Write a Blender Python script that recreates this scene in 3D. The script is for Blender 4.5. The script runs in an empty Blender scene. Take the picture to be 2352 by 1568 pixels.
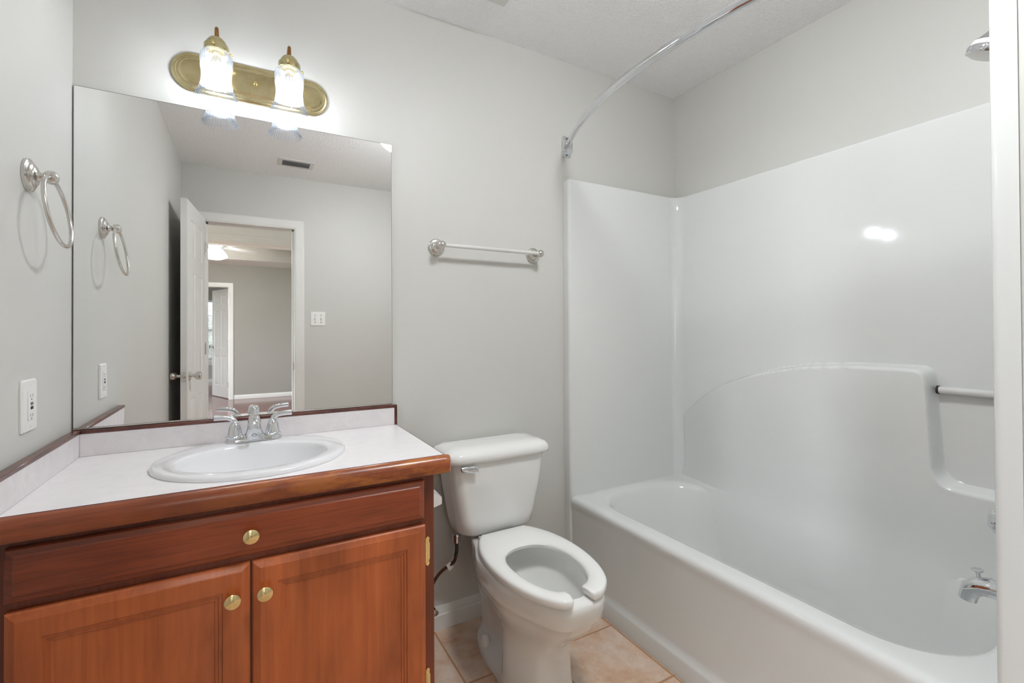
import bpy, bmesh, math, random
from mathutils import Vector, Matrix, Euler
random.seed(7)
PI = math.pi
SC = bpy.context.scene
COL = SC.collection

# ------------------------------------------------------------------ camera, world, exposure
FPX, YAW, PITCH, ROLL, CAMZ, CY = 1074.06, 29.307, 0.432, -0.300, 1.1832, 750.9
cd = bpy.data.cameras.new('camera'); cam = bpy.data.objects.new('camera', cd); COL.objects.link(cam)
cd.sensor_fit = 'HORIZONTAL'; cd.sensor_width = 36.0
cd.lens = FPX * 36.0 / 2352.0
cd.shift_y = (CY - 784.0) / 2352.0
cd.clip_start = 0.02; cd.clip_end = 100
_y, _p, _r = math.radians(YAW), math.radians(PITCH), math.radians(ROLL)
_f = Vector((math.sin(_y) * math.cos(_p), math.cos(_y) * math.cos(_p), math.sin(_p)))
_ri = Vector((math.cos(_y), -math.sin(_y), 0)); _up = _ri.cross(_f)
_r2 = _ri * math.cos(_r) + _up * math.sin(_r); _u2 = -_ri * math.sin(_r) + _up * math.cos(_r)
_m = Matrix((_r2, _u2, -_f)).transposed().to_4x4(); _m.translation = (0, 0, CAMZ)
cam.matrix_world = _m
SC.camera = cam
SC.view_settings.view_transform = 'Standard'
SC.view_settings.look = 'None'
SC.view_settings.gamma = 1.0
SC.view_settings.use_curve_mapping = False
SC.view_settings.exposure = 0.0
EXPO_DOME, EXPO_BULB, EXPO_FAN, EXPO_SKY = 98.0, 76.0, 80.0, 24.0

def portal(name, loc, rot, sx, sy):
    # marks a window opening so that sky light through it samples cleanly; gives no light of its own
    l = bpy.data.lights.new(name, 'AREA'); l.shape = 'RECTANGLE'; l.size = sx; l.size_y = sy; l.cycles.is_portal = True
    o = bpy.data.objects.new(name, l); COL.objects.link(o); o.location = loc; o.rotation_euler = rot
portal('portal_added_window', (-2.46, -2.45, 1.3), (0, -math.pi / 2, 0), 1.7, 2.4)  # over the unseen bedroom window added for more daylight
portal('daylight_far_room', (-1.0, -9.66, 1.24), (math.pi / 2, 0, math.pi), 1.1, 1.4)

w = bpy.data.worlds.new('world'); SC.world = w; w.use_nodes = True
nt = w.node_tree; nt.nodes.clear()
wo = nt.nodes.new('ShaderNodeOutputWorld'); wb = nt.nodes.new('ShaderNodeBackground')
wb.inputs['Color'].default_value = (0.86, 0.93, 1.0, 1); wb.inputs['Strength'].default_value = EXPO_SKY
nt.links.new(wb.outputs[0], wo.inputs[0])

# ------------------------------------------------------------------ room numbers
XL, XR, YB, YF, H = -0.4414, 2.0154, 1.7787, -0.6567, 2.44

# ------------------------------------------------------------------ materials
def lin(v):
    v /= 255.0
    return v / 12.92 if v <= 0.04045 else ((v + 0.055) / 1.055) ** 2.4
def S(r, g, b): return (lin(r), lin(g), lin(b), 1.0)

def newmat(name):
    m = bpy.data.materials.new(name); m.use_nodes = True
    t = m.node_tree; t.nodes.clear()
    o = t.nodes.new('ShaderNodeOutputMaterial')
    return m, t, o
def node(t, kind, **kw):
    n = t.nodes.new(kind)
    for k, v in kw.items():
        if k in n.inputs: n.inputs[k].default_value = v
        else: setattr(n, k, v)
    return n
def objcoord(t, scale=(1, 1, 1)):
    tc = t.nodes.new('ShaderNodeTexCoord'); mp = t.nodes.new('ShaderNodeMapping')
    mp.inputs['Scale'].default_value = scale
    t.links.new(tc.outputs['Object'], mp.inputs['Vector'])
    return mp.outputs['Vector']
def ramp(t, fac, stops):
    r = t.nodes.new('ShaderNodeValToRGB'); e = r.color_ramp.elements
    while len(e) < len(stops): e.new(0.5)
    for i, (p, c) in enumerate(stops): e[i].position = p; e[i].color = c
    t.links.new(fac, r.inputs['Fac']); return r.outputs['Color']
def mixcol(t, fac, a, b, mode='MIX'):
    m = t.nodes.new('ShaderNodeMix'); m.data_type = 'RGBA'; m.blend_type = mode
    for sock, v in ((m.inputs[0], fac), (m.inputs[6], a), (m.inputs[7], b)):
        if hasattr(v, 'links'): t.links.new(v, sock)
        else: sock.default_value = v
    return m.outputs[2]

def pmat(name, col, rough=0.5, metal=0.0, col2=None, nscale=6.0, bump=None, coat=0.0, spec=0.5):
    m, t, o = newmat(name)
    p = node(t, 'ShaderNodeBsdfPrincipled'); p.inputs['Roughness'].default_value = rough
    p.inputs['Metallic'].default_value = metal; p.inputs['Base Color'].default_value = col
    p.inputs['Coat Weight'].default_value = coat; p.inputs['Coat Roughness'].default_value = 0.08
    p.inputs['Specular IOR Level'].default_value = spec
    v = objcoord(t)
    if col2 is not None:
        n = node(t, 'ShaderNodeTexNoise', Scale=nscale, Detail=4.0); t.links.new(v, n.inputs['Vector'])
        t.links.new(ramp(t, n.outputs['Fac'], [(0.35, col), (0.65, col2)]), p.inputs['Base Color'])
    if bump:
        n = node(t, 'ShaderNodeTexNoise', Scale=bump[0], Detail=3.0); t.links.new(v, n.inputs['Vector'])
        b = node(t, 'ShaderNodeBump', Strength=bump[1], Distance=bump[2]); t.links.new(n.outputs['Fac'], b.inputs['Height'])
        t.links.new(b.outputs['Normal'], p.inputs['Normal'])
    t.links.new(p.outputs[0], o.inputs['Surface'])
    return m

M = {}
M['paint'] = pmat('wall_paint', S(207, 206, 201), 0.45, col2=S(205, 204, 199), nscale=1.5, bump=(160, 0.06, 0.002), spec=0.35)
M['greige'] = pmat('bedroom_paint', S(160, 157, 150), 0.55, col2=S(157, 154, 147), nscale=1.5)
M['trim'] = pmat('white_trim_paint', S(232, 231, 227), 0.35, col2=S(227, 226, 222), nscale=3)
M['door'] = pmat('white_door_paint', S(228, 227, 223), 0.35, col2=S(224, 223, 219), nscale=3)
M['gel'] = pmat('white_gelcoat', S(223, 224, 222), 0.085, col2=S(222, 223, 221), nscale=2, coat=0.0)
M['porc'] = pmat('white_porcelain', S(240, 240, 237), 0.08, col2=S(238, 238, 235), nscale=3, coat=0.4)
M['sink'] = pmat('sink_enamel', S(236, 236, 238), 0.10, col2=S(235, 235, 237), nscale=3, coat=0.4)
M['seat'] = pmat('seat_plastic', S(243, 243, 240), 0.2, col2=S(241, 241, 238), nscale=3)
M['chrome'] = pmat('chrome', S(226, 228, 231), 0.06, 1.0, col2=S(220, 222, 225), nscale=8)
M['nickel'] = pmat('satin_nickel', S(218, 215, 210), 0.2, 1.0, col2=S(210, 207, 202), nscale=25)
M['brass'] = pmat('polished_brass', S(246, 228, 172), 0.16, 1.0, col2=S(240, 220, 160), nscale=20)
M['oldbrass'] = pmat('dull_brass', S(214, 203, 160), 0.2, 1.0, col2=S(198, 184, 138), nscale=30)
M['bronze'] = pmat('tarnished_brass', S(170, 124, 72), 0.25, 1.0, col2=S(146, 100, 56), nscale=40)
M['plastic'] = pmat('white_plastic', S(238, 237, 234), 0.35, col2=S(236, 235, 232), nscale=3)
M['dark'] = pmat('dark_slot', S(42, 40, 38), 0.6, col2=S(36, 34, 33), nscale=10)
M['grey'] = pmat('grey_plastic', S(120, 118, 114), 0.5, col2=S(112, 110, 106), nscale=10)
M['hose'] = pmat('brown_hose', S(84, 50, 32), 0.3, col2=S(70, 40, 26), nscale=20)
M['braid'] = pmat('braided_steel', S(110, 108, 105), 0.3, 0.9, col2=S(60, 58, 56), nscale=220)
M['acryl'] = pmat('clear_bar', S(225, 225, 222), 0.08, 0.15, col2=S(220, 220, 217), nscale=5, coat=0.6)
M['ventgrey'] = pmat('vent_metal', S(222, 220, 217), 0.45, col2=S(216, 214, 211), nscale=4)
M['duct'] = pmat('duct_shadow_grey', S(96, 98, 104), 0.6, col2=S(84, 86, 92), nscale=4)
M['flatwhite'] = pmat('flat_white_ceiling_paint', S(251, 251, 250), 0.6, col2=S(249, 249, 248), nscale=2)
M['blind'] = pmat('white_blind', S(236, 237, 236), 0.5, col2=S(230, 231, 230), nscale=3)
M['hedge'] = pmat('hedge_leaf', S(84, 88, 82), 0.7, col2=S(40, 43, 38), nscale=9)
M['grass'] = pmat('lawn', S(104, 118, 84), 0.8, col2=S(86, 100, 66), nscale=9)
M['capwood'] = pmat('dark_cherry_trim', S(104, 52, 40), 0.3, col2=S(70, 32, 26), nscale=30, coat=0.3)

def mirror_mat():
    m, t, o = newmat('mirror_silver')
    p = node(t, 'ShaderNodeBsdfPrincipled'); p.inputs['Metallic'].default_value = 1; p.inputs['Roughness'].default_value = 0.0
    v = objcoord(t); n = node(t, 'ShaderNodeTexNoise', Scale=2.0); t.links.new(v, n.inputs['Vector'])
    t.links.new(ramp(t, n.outputs['Fac'], [(0, (0.955, 0.96, 0.957, 1)), (1, (0.965, 0.97, 0.967, 1))]), p.inputs['Base Color'])
    t.links.new(p.outputs[0], o.inputs['Surface']); return m
M['mirror'] = mirror_mat()

def ceiling_mat():
    m, t, o = newmat('textured_ceiling')
    p = node(t, 'ShaderNodeBsdfPrincipled'); p.inputs['Roughness'].default_value = 0.75
    p.inputs['Base Color'].default_value = S(248, 248, 248)
    v = objcoord(t)
    n1 = node(t, 'ShaderNodeTexNoise', Scale=110.0, Detail=4.0, Roughness=0.55); t.links.new(v, n1.inputs['Vector'])
    n2 = node(t, 'ShaderNodeTexVoronoi', Scale=140.0); t.links.new(v, n2.inputs['Vector'])
    a = node(t, 'ShaderNodeMath', operation='ADD'); t.links.new(n1.outputs['Fac'], a.inputs[0]); t.links.new(n2.outputs['Distance'], a.inputs[1])
    t.links.new(ramp(t, n1.outputs['Fac'], [(0.3, S(245, 245, 245)), (0.7, S(250, 250, 250))]), p.inputs['Base Color'])
    b = node(t, 'ShaderNodeBump', Strength=0.5, Distance=0.005); t.links.new(a.outputs[0], b.inputs['Height'])
    t.links.new(b.outputs['Normal'], p.inputs['Normal']); t.links.new(p.outputs[0], o.inputs['Surface']); return m
M['ceiling'] = ceiling_mat()

def wood(name, axis, dark, mid, light, scale=1.0, worn=None, rough=0.3):
    """stained wood, grain along axis ('x', 'y' or 'z')"""
    m, t, o = newmat(name)
    p = node(t, 'ShaderNodeBsdfPrincipled'); p.inputs['Roughness'].default_value = rough
    p.inputs['Coat Weight'].default_value = 0.25; p.inputs['Coat Roughness'].default_value = 0.2
    st = {'x': (1.3, 26, 26), 'y': (26, 1.3, 26), 'z': (26, 26, 1.3)}[axis]
    v = objcoord(t, tuple(s * scale for s in st))
    n = node(t, 'ShaderNodeTexNoise', Scale=2.6, Detail=8.0, Roughness=0.66, Distortion=1.4); t.links.new(v, n.inputs['Vector'])
    v2 = objcoord(t, {'x': (1, 2.2, 2.2), 'y': (2.2, 1, 2.2), 'z': (2.2, 2.2, 1)}[axis])
    n2 = node(t, 'ShaderNodeTexNoise', Scale=2.6, Detail=3.0, Roughness=0.5, Distortion=0.4); t.links.new(v2, n2.inputs['Vector'])
    g = ramp(t, n.outputs['Fac'], [(0.2, dark), (0.5, mid), (0.85, light)])
    b = ramp(t, n2.outputs['Fac'], [(0.32, (0.55, 0.48, 0.44, 1)), (0.5, (0.95, 0.93, 0.91, 1)), (0.66, (1.2, 1.2, 1.16, 1))])
    c = mixcol(t, 0.85, g, b, 'MULTIPLY')
    if worn:
        v3 = objcoord(t, {'x': (2.0, 9, 9), 'y': (9, 2.0, 9), 'z': (9, 9, 2.0)}[axis])
        n3 = node(t, 'ShaderNodeTexNoise', Scale=3.0, Detail=8.0, Roughness=0.75); t.links.new(v3, n3.inputs['Vector'])
        k = ramp(t, n3.outputs['Fac'], [(worn[1], (0, 0, 0, 1)), (worn[1] + 0.1, (1, 1, 1, 1))])
        tcx = t.nodes.new('ShaderNodeTexCoord'); sx_ = t.nodes.new('ShaderNodeSeparateXYZ'); t.links.new(tcx.outputs['Object'], sx_.inputs[0])
        mr_ = t.nodes.new('ShaderNodeMapRange'); t.links.new(sx_.outputs['X'], mr_.inputs[0]); mr_.inputs[1].default_value = -0.15; mr_.inputs[2].default_value = 0.3
        ml = node(t, 'ShaderNodeMath', operation='MULTIPLY'); t.links.new(k, ml.inputs[0]); t.links.new(mr_.outputs[0], ml.inputs[1])
        c = mixcol(t, ml.outputs[0], c, worn[0])
    t.links.new(c, p.inputs['Base Color'])
    bp = node(t, 'ShaderNodeBump', Strength=0.08, Distance=0.001); t.links.new(n.outputs['Fac'], bp.inputs['Height'])
    t.links.new(bp.outputs['Normal'], p.inputs['Normal'])
    t.links.new(p.outputs[0], o.inputs['Surface']); return m
M['wood_drawer'] = wood('cherry_drawer_wood', 'x', S(100, 42, 23), S(145, 68, 37), S(168, 84, 47))
M['wood_door'] = wood('cherry_door_wood', 'z', S(152, 76, 38), S(180, 94, 48), S(194, 108, 58), 0.6)
M['wood_frame'] = wood('cherry_frame_wood', 'z', S(86, 37, 21), S(117, 54, 30), S(138, 68, 37))
M['wood_nosing'] = wood('worn_cherry_edge', 'x', S(110, 51, 30), S(149, 75, 42), S(175, 98, 54), worn=(S(178, 106, 46), 0.45))
M['bed_floor'] = wood('red_laminate', 'y', S(98, 46, 38), S(118, 56, 46), S(132, 66, 54), 0.5, rough=0.14)

def laminate_mat():
    m, t, o = newmat('mottled_laminate')
    p = node(t, 'ShaderNodeBsdfPrincipled'); p.inputs['Roughness'].default_value = 0.28
    v = objcoord(t)
    n = node(t, 'ShaderNodeTexNoise', Scale=14.0, Detail=7.0, Roughness=0.68, Distortion=1.2); t.links.new(v, n.inputs['Vector'])
    t.links.new(ramp(t, n.outputs['Fac'], [(0.3, S(236, 232, 234)), (0.5, S(241, 237, 238)), (0.7, S(245, 241, 241))]), p.inputs['Base Color'])
    t.links.new(p.outputs[0], o.inputs['Surface']); return m
M['laminate'] = laminate_mat()
def splash_mat():
    m, t, o = newmat('mottled_laminate_splash')
    p = node(t, 'ShaderNodeBsdfPrincipled'); p.inputs['Roughness'].default_value = 0.35
    v = objcoord(t)
    n = node(t, 'ShaderNodeTexNoise', Scale=16.0, Detail=7.0, Roughness=0.68, Distortion=1.2); t.links.new(v, n.inputs['Vector'])
    t.links.new(ramp(t, n.outputs['Fac'], [(0.3, S(220, 216, 218)), (0.5, S(227, 222, 223)), (0.7, S(233, 229, 229))]), p.inputs['Base Color'])
    t.links.new(p.outputs[0], o.inputs['Surface']); return m
M['splash'] = splash_mat()

def tile_mat():
    m, t, o = newmat('beige_floor_tile')
    p = node(t, 'ShaderNodeBsdfPrincipled')
    tc = node(t, 'ShaderNodeTexCoord'); sp = node(t, 'ShaderNodeSeparateXYZ'); t.links.new(tc.outputs['Object'], sp.inputs[0])
    ms = []
    cells = []
    for ax, off, size in (('X', 0.632, 0.316), ('Y', 1.452, 0.316)):
        a = node(t, 'ShaderNodeMath', operation='SUBTRACT'); t.links.new(sp.outputs[ax], a.inputs[0]); a.inputs[1].default_value = off
        d = node(t, 'ShaderNodeMath', operation='DIVIDE'); t.links.new(a.outputs[0], d.inputs[0]); d.inputs[1].default_value = size
        fr = node(t, 'ShaderNodeMath', operation='FRACT'); t.links.new(d.outputs[0], fr.inputs[0])
        fl = node(t, 'ShaderNodeMath', operation='FLOOR'); t.links.new(d.outputs[0], fl.inputs[0]); cells.append(fl.outputs[0])
        s = node(t, 'ShaderNodeMath', operation='SUBTRACT'); t.links.new(fr.outputs[0], s.inputs[0]); s.inputs[1].default_value = 0.5
        ab = node(t, 'ShaderNodeMath', operation='ABSOLUTE'); t.links.new(s.outputs[0], ab.inputs[0]); ms.append(ab.outputs[0])
    mx = node(t, 'ShaderNodeMath', operation='MAXIMUM'); t.links.new(ms[0], mx.inputs[0]); t.links.new(ms[1], mx.inputs[1])
    gr = node(t, 'ShaderNodeMapRange'); t.links.new(mx.outputs[0], gr.inputs[0])
    gr.inputs[1].default_value = 0.486; gr.inputs[2].default_value = 0.491
    cb = node(t, 'ShaderNodeCombineXYZ'); t.links.new(cells[0], cb.inputs[0]); t.links.new(cells[1], cb.inputs[1])
    wn = node(t, 'ShaderNodeTexWhiteNoise'); wn.noise_dimensions = '3D'; t.links.new(cb.outputs[0], wn.inputs['Vector'])
    ad = node(t, 'ShaderNodeVectorMath', operation='MULTIPLY_ADD'); t.links.new(wn.outputs['Color'], ad.inputs[0])
    ad.inputs[1].default_value = (9, 9, 9); t.links.new(tc.outputs['Object'], ad.inputs[2])
    n = node(t, 'ShaderNodeTexNoise', Scale=7.0, Detail=6.0, Roughness=0.62, Distortion=0.8); t.links.new(ad.outputs[0], n.inputs['Vector'])
    c = ramp(t, n.outputs['Fac'], [(0.32, S(198, 154, 120)), (0.46, S(216, 185, 160)), (0.58, S(224, 204, 187)), (0.75, S(230, 214, 202))])
    n2 = node(t, 'ShaderNodeTexNoise', Scale=26.0, Detail=6.0, Roughness=0.7); t.links.new(ad.outputs[0], n2.inputs['Vector'])
    c = mixcol(t, 0.25, c, ramp(t, n2.outputs['Fac'], [(0.35, S(194, 146, 108)), (0.6, S(236, 214, 194))]))
    c = mixcol(t, gr.outputs[0], c, S(186, 142, 106))
    t.links.new(c, p.inputs['Base Color'])
    rr = node(t, 'ShaderNodeMapRange'); t.links.new(gr.outputs[0], rr.inputs[0]); rr.inputs[3].default_value = 0.3; rr.inputs[4].default_value = 0.8
    t.links.new(rr.outputs[0], p.inputs['Roughness'])
    b = node(t, 'ShaderNodeBump', Strength=0.5, Distance=0.003); b.invert = True
    t.links.new(gr.outputs[0], b.inputs['Height']); t.links.new(b.outputs['Normal'], p.inputs['Normal'])
    t.links.new(p.outputs[0], o.inputs['Surface']); return m
M['tile'] = tile_mat()

def emit_mat(name, col, strength):
    m, t, o = newmat(name)
    e = node(t, 'ShaderNodeEmission', Strength=strength); e.inputs['Color'].default_value = col
    t.links.new(e.outputs[0], o.inputs['Surface']); return m
M['bulb'] = emit_mat('lit_bulb', (0.945, 0.97, 1.0, 1), EXPO_BULB)
M['dome'] = emit_mat('lit_dome_glass', (0.945, 0.972, 1.0, 1), EXPO_DOME)
M['fanlight'] = emit_mat('lit_fan_glass', (1.0, 0.97, 0.93, 1), EXPO_FAN)

def shade_mat():
    m, t, o = newmat('clear_ribbed_glass')
    lw = node(t, 'ShaderNodeLayerWeight', Blend=0.4)
    tr = node(t, 'ShaderNodeBsdfTransparent')
    t.links.new(ramp(t, lw.outputs['Facing'], [(0.15, (0.97, 0.98, 1, 1)), (0.55, (0.62, 0.66, 0.72, 1)), (0.95, (0.30, 0.33, 0.38, 1))]), tr.inputs['Color'])
    gl = node(t, 'ShaderNodeBsdfGlossy'); gl.inputs['Roughness'].default_value = 0.03; gl.inputs['Color'].default_value = (0.95, 0.97, 1, 1)
    tl = node(t, 'ShaderNodeBsdfTranslucent'); tl.inputs['Color'].default_value = (0.9, 0.93, 0.97, 1)
    m1 = node(t, 'ShaderNodeMixShader'); m1.inputs[0].default_value = 0.14
    t.links.new(gl.outputs[0], m1.inputs[1]); t.links.new(tl.outputs[0], m1.inputs[2])
    mr = node(t, 'ShaderNodeMapRange'); t.links.new(lw.outputs['Facing'], mr.inputs[0]); mr.inputs[3].default_value = 0.09; mr.inputs[4].default_value = 0.5
    m2 = node(t, 'ShaderNodeMixShader'); t.links.new(mr.outputs[0], m2.inputs[0])
    t.links.new(tr.outputs[0], m2.inputs[1]); t.links.new(m1.outputs[0], m2.inputs[2])
    t.links.new(m2.outputs[0], o.inputs['Surface']); return m
M['glass'] = shade_mat()
def pane_mat():
    m, t, o = newmat('window_glass')
    tr = node(t, 'ShaderNodeBsdfTransparent'); gl = node(t, 'ShaderNodeBsdfGlossy'); gl.inputs['Roughness'].default_value = 0.02
    fr = node(t, 'ShaderNodeFresnel', IOR=1.45); mx = node(t, 'ShaderNodeMixShader')
    t.links.new(fr.outputs[0], mx.inputs[0]); t.links.new(tr.outputs[0], mx.inputs[1]); t.links.new(gl.outputs[0], mx.inputs[2])
    t.links.new(mx.outputs[0], o.inputs['Surface']); return m
M['pane'] = pane_mat()

# ------------------------------------------------------------------ mesh helpers
def B(): return bmesh.new()
def box(bm, lo, hi, bev=0.0, seg=2):
    vs = [bm.verts.new((x, y, z)) for x in (lo[0], hi[0]) for y in (lo[1], hi[1]) for z in (lo[2], hi[2])]
    q = [(0, 1, 3, 2), (4, 6, 7, 5), (0, 4, 5, 1), (2, 3, 7, 6), (0, 2, 6, 4), (1, 5, 7, 3)]
    fs = [bm.faces.new([vs[i] for i in f]) for f in q]
    if bev > 0:
        es = list({e for f in fs for e in f.edges})
        bmesh.ops.bevel(bm, geom=es, offset=bev, segments=seg, profile=0.5, affect='EDGES')
    return bm
def loft(bm, rings, closed=True, cap0=True, cap1=True):
    R = [[bm.verts.new(p) for p in r] for r in rings]
    n = len(R[0])
    for a, b in zip(R, R[1:]):
        for i in range(n if closed else n - 1):
            j = (i + 1) % n
            bm.faces.new((a[i], a[j], b[j], b[i]))
    if cap0: bm.faces.new(list(reversed(R[0])))
    if cap1: bm.faces.new(R[-1])
    return bm
def frame_for(d):
    d = Vector(d).normalized()
    a = Vector((0, 0, 1)) if abs(d.z) < 0.9 else Vector((1, 0, 0))
    x = d.cross(a).normalized(); y = d.cross(x).normalized()
    return x, y
def tube(bm, pts, r, seg=16, cap=True):
    pts = [Vector(p) for p in pts]; n = len(pts)
    rs = r if isinstance(r, (list, tuple)) else [r] * n
    rings = []; x = None
    for i, p in enumerate(pts):
        d = (pts[min(i + 1, n - 1)] - pts[max(i - 1, 0)]).normalized()
        if x is None: x, y = frame_for(d)
        else:
            x = (x - d * x.dot(d)).normalized()
        y = d.cross(x)
        rings.append([p + (x * math.cos(2 * PI * k / seg) + y * math.sin(2 * PI * k / seg)) * rs[i] for k in range(seg)])
    return loft(bm, rings, True, cap, cap)
def lathe(bm, prof, seg=32, origin=(0, 0, 0), axis=(0, 0, 1), cap0=True, cap1=True, scale=(1, 1), flute=None):
    """prof: (radius, height along axis)"""
    o = Vector(origin); d = Vector(axis).normalized()
    if abs(d.z) > 0.999: x, y = Vector((1, 0, 0)), Vector((0, 1, 0))
    else: x, y = frame_for(d)
    rings = []
    for i, (r, h) in enumerate(prof):
        rg = []
        for k in range(seg):
            rr = r
            if flute: rr = r + flute[1] * math.cos(2 * PI * k / seg * flute[0])
            a = 2 * PI * k / seg
            rg.append(o + d * h + x * (rr * math.cos(a) * scale[0]) + y * (rr * math.sin(a) * scale[1]))
        rings.append(rg)
    return loft(bm, rings, True, cap0, cap1)
def ring_torus(bm, c, u, v, R, r, seg=48, s2=12):
    c = Vector(c); u = Vector(u).normalized(); v = Vector(v).normalized(); n = u.cross(v)
    rows = []
    for i in range(seg):
        a = 2 * PI * i / seg; d = u * math.cos(a) + v * math.sin(a)
        rows.append([bm.verts.new(c + d * (R + r * math.cos(2 * PI * k / s2)) + n * (r * math.sin(2 * PI * k / s2))) for k in range(s2)])
    for i in range(seg):
        for k in range(s2):
            a, b = rows[i], rows[(i + 1) % seg]; l = (k + 1) % s2
            bm.faces.new((a[k], b[k], b[l], a[l]))
    return bm
def rrect(cx, cy, hx, hy, r, z, nc=8, ns=6):
    """rounded rectangle, counter-clockwise, fixed point count 4*(nc+ns)"""
    r = min(r, hx - 1e-4, hy - 1e-4); out = []
    cs = [(cx + hx - r, cy + hy - r, 0), (cx - hx + r, cy + hy - r, PI / 2), (cx - hx + r, cy - hy + r, PI), (cx + hx - r, cy - hy + r, 1.5 * PI)]
    for i, (x, y, a0) in enumerate(cs):
        arc = [(x + r * math.cos(a0 + PI / 2 * k / (nc - 1)), y + r * math.sin(a0 + PI / 2 * k / (nc - 1))) for k in range(nc)]
        nx = cs[(i + 1) % 4]; e = (nx[0] + r * math.cos(nx[2]), nx[1] + r * math.sin(nx[2]))
        out += arc
        for k in range(1, ns + 1):
            q = k / (ns + 1); out.append((arc[-1][0] * (1 - q) + e[0] * q, arc[-1][1] * (1 - q) + e[1] * q))
    return [(x, y, z) for x, y in out]
def catmull(P, n, closed=False):
    out = []; L = len(P)
    segs = L if closed else L - 1
    for i in range(segs):
        p0 = P[(i - 1) % L] if closed or i > 0 else P[i]
        p1, p2 = P[i], P[(i + 1) % L]
        p3 = P[(i + 2) % L] if closed or i + 2 < L else P[i + 1]
        for k in range(n):
            t = k / n
            out.append(tuple(0.5 * ((2 * b) + (-a + c) * t + (2 * a - 5 * b + 4 * c - d) * t * t + (-a + 3 * b - 3 * c + d) * t ** 3) for a, b, c, d in zip(p0, p1, p2, p3)))
    if not closed: out.append(tuple(P[-1]))
    return out

ORIG = {}
def obj(name, bm, mat, parent=None, smooth=True, angle=40, label=None, recalc=True):
    org = ORIG[parent.name] if parent else Vector((0, 0, 0))
    if recalc: bmesh.ops.recalc_face_normals(bm, faces=bm.faces)
    if parent: bmesh.ops.translate(bm, verts=bm.verts, vec=-org)
    me = bpy.data.meshes.new(name); bm.to_mesh(me); bm.free()
    o = bpy.data.objects.new(name, me); COL.objects.link(o)
    me.materials.append(M[mat] if isinstance(mat, str) else mat)
    if smooth:
        me.shade_smooth(); me.set_sharp_from_angle(angle=math.radians(angle))
    if parent: o.parent = parent
    if label: o['label'] = label
    ORIG[o.name] = Vector(org)
    return o
def thing(name, label, cat, loc, group=None):
    o = bpy.data.objects.new(name, None); COL.objects.link(o); o.location = loc
    o.empty_display_size = 0.05
    o['label'] = label; o['category'] = cat
    if group: o['group'] = group
    ORIG[o.name] = Vector(loc); return o
def tag(o, label, cat, group=None):
    o['label'] = label; o['category'] = cat
    if group: o['group'] = group
    return o
def struct(name, bm, mat, parent=None, label=None, cat=None, **k):
    o = obj(name, bm, mat, parent, **k)
    if not parent:
        o['kind'] = 'structure'
        if label: o['label'] = label
        if cat: o['category'] = cat
    return o
def sbox(name, lo, hi, mat, label, cat, bev=0.0):
    return struct(name, box(B(), lo, hi, bev), mat, None, label, cat)

# ================================================================== SETTING: bathroom shell
T = 0.12
sbox('floor', (XL - T, YF, -0.1), (XR + T, YB + T, 0.0), 'tile', 'beige mottled square tile floor of the bathroom', 'floor')
sbox('ceiling', (XL - T, YF - T, H), (XR + T, YB + T, H + 0.1), 'ceiling', 'white knockdown textured bathroom ceiling', 'ceiling')
sbox('wall_back', (XL - T, YB, 0), (XR + T, YB + T, H), 'paint', 'pale greige wall behind the mirror and toilet', 'wall')
sbox('wall_left', (XL - T, YF - T, 0), (XL, YB, H), 'paint', 'pale greige wall carrying the towel ring', 'wall')
sbox('wall_right', (XR, YF - T, 0), (XR + T, YB, H), 'paint', 'pale greige wall above the long side of the bathtub', 'wall')
sbox('wall_partition', (1.2762, YF, 0), (XR, 0.2998, H), 'paint', 'pale greige wall end closing the shower side of the tub', 'wall')
DX0, DX1, DZ = -0.288, 0.318, 2.022          # bathroom door opening
bm = B(); box(bm, (XL, YF - T, 0), (DX0 - 0.012, YF, H)); box(bm, (DX1 + 0.012, YF - T, 0), (XR, YF, H)); box(bm, (DX0 - 0.012, YF - T, DZ + 0.012), (DX1 + 0.012, YF, H))
struct('wall_front', bm, 'paint', None, 'pale greige wall with the open doorway, seen in the mirror', 'wall')

def baseboard(name, p0, p1, nrm, h, label, th=0.014):
    p0, p1, n = Vector(p0), Vector(p1), Vector(nrm)
    prof = [(0, 0), (th, 0), (th, h * .62), (th * .75, h * .68), (th * .75, h * .8), (th * .45, h * .9), (th * .3, h), (0, h)]
    r = [[p + n * a + Vector((0, 0, b)) for a, b in prof] for p in (p0, p1)]
    return struct(name, loft(B(), r, True), 'trim', None, label, 'baseboard', angle=30)
baseboard('baseboard_back', (0.456, YB, 0), (1.272, YB, 0), (0, -1, 0), 0.09, 'white moulded baseboard behind the toilet')
baseboard('baseboard_front', (0.395, YF, 0), (1.276, YF, 0), (0, 1, 0), 0.09, 'white moulded baseboard under the light switch')
baseboard('baseboard_partition', (1.2762, 0.27, 0), (1.2762, YF + 0.02, 0), (-1, 0, 0), 0.09, 'white moulded baseboard on the wall end by the tub')

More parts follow.
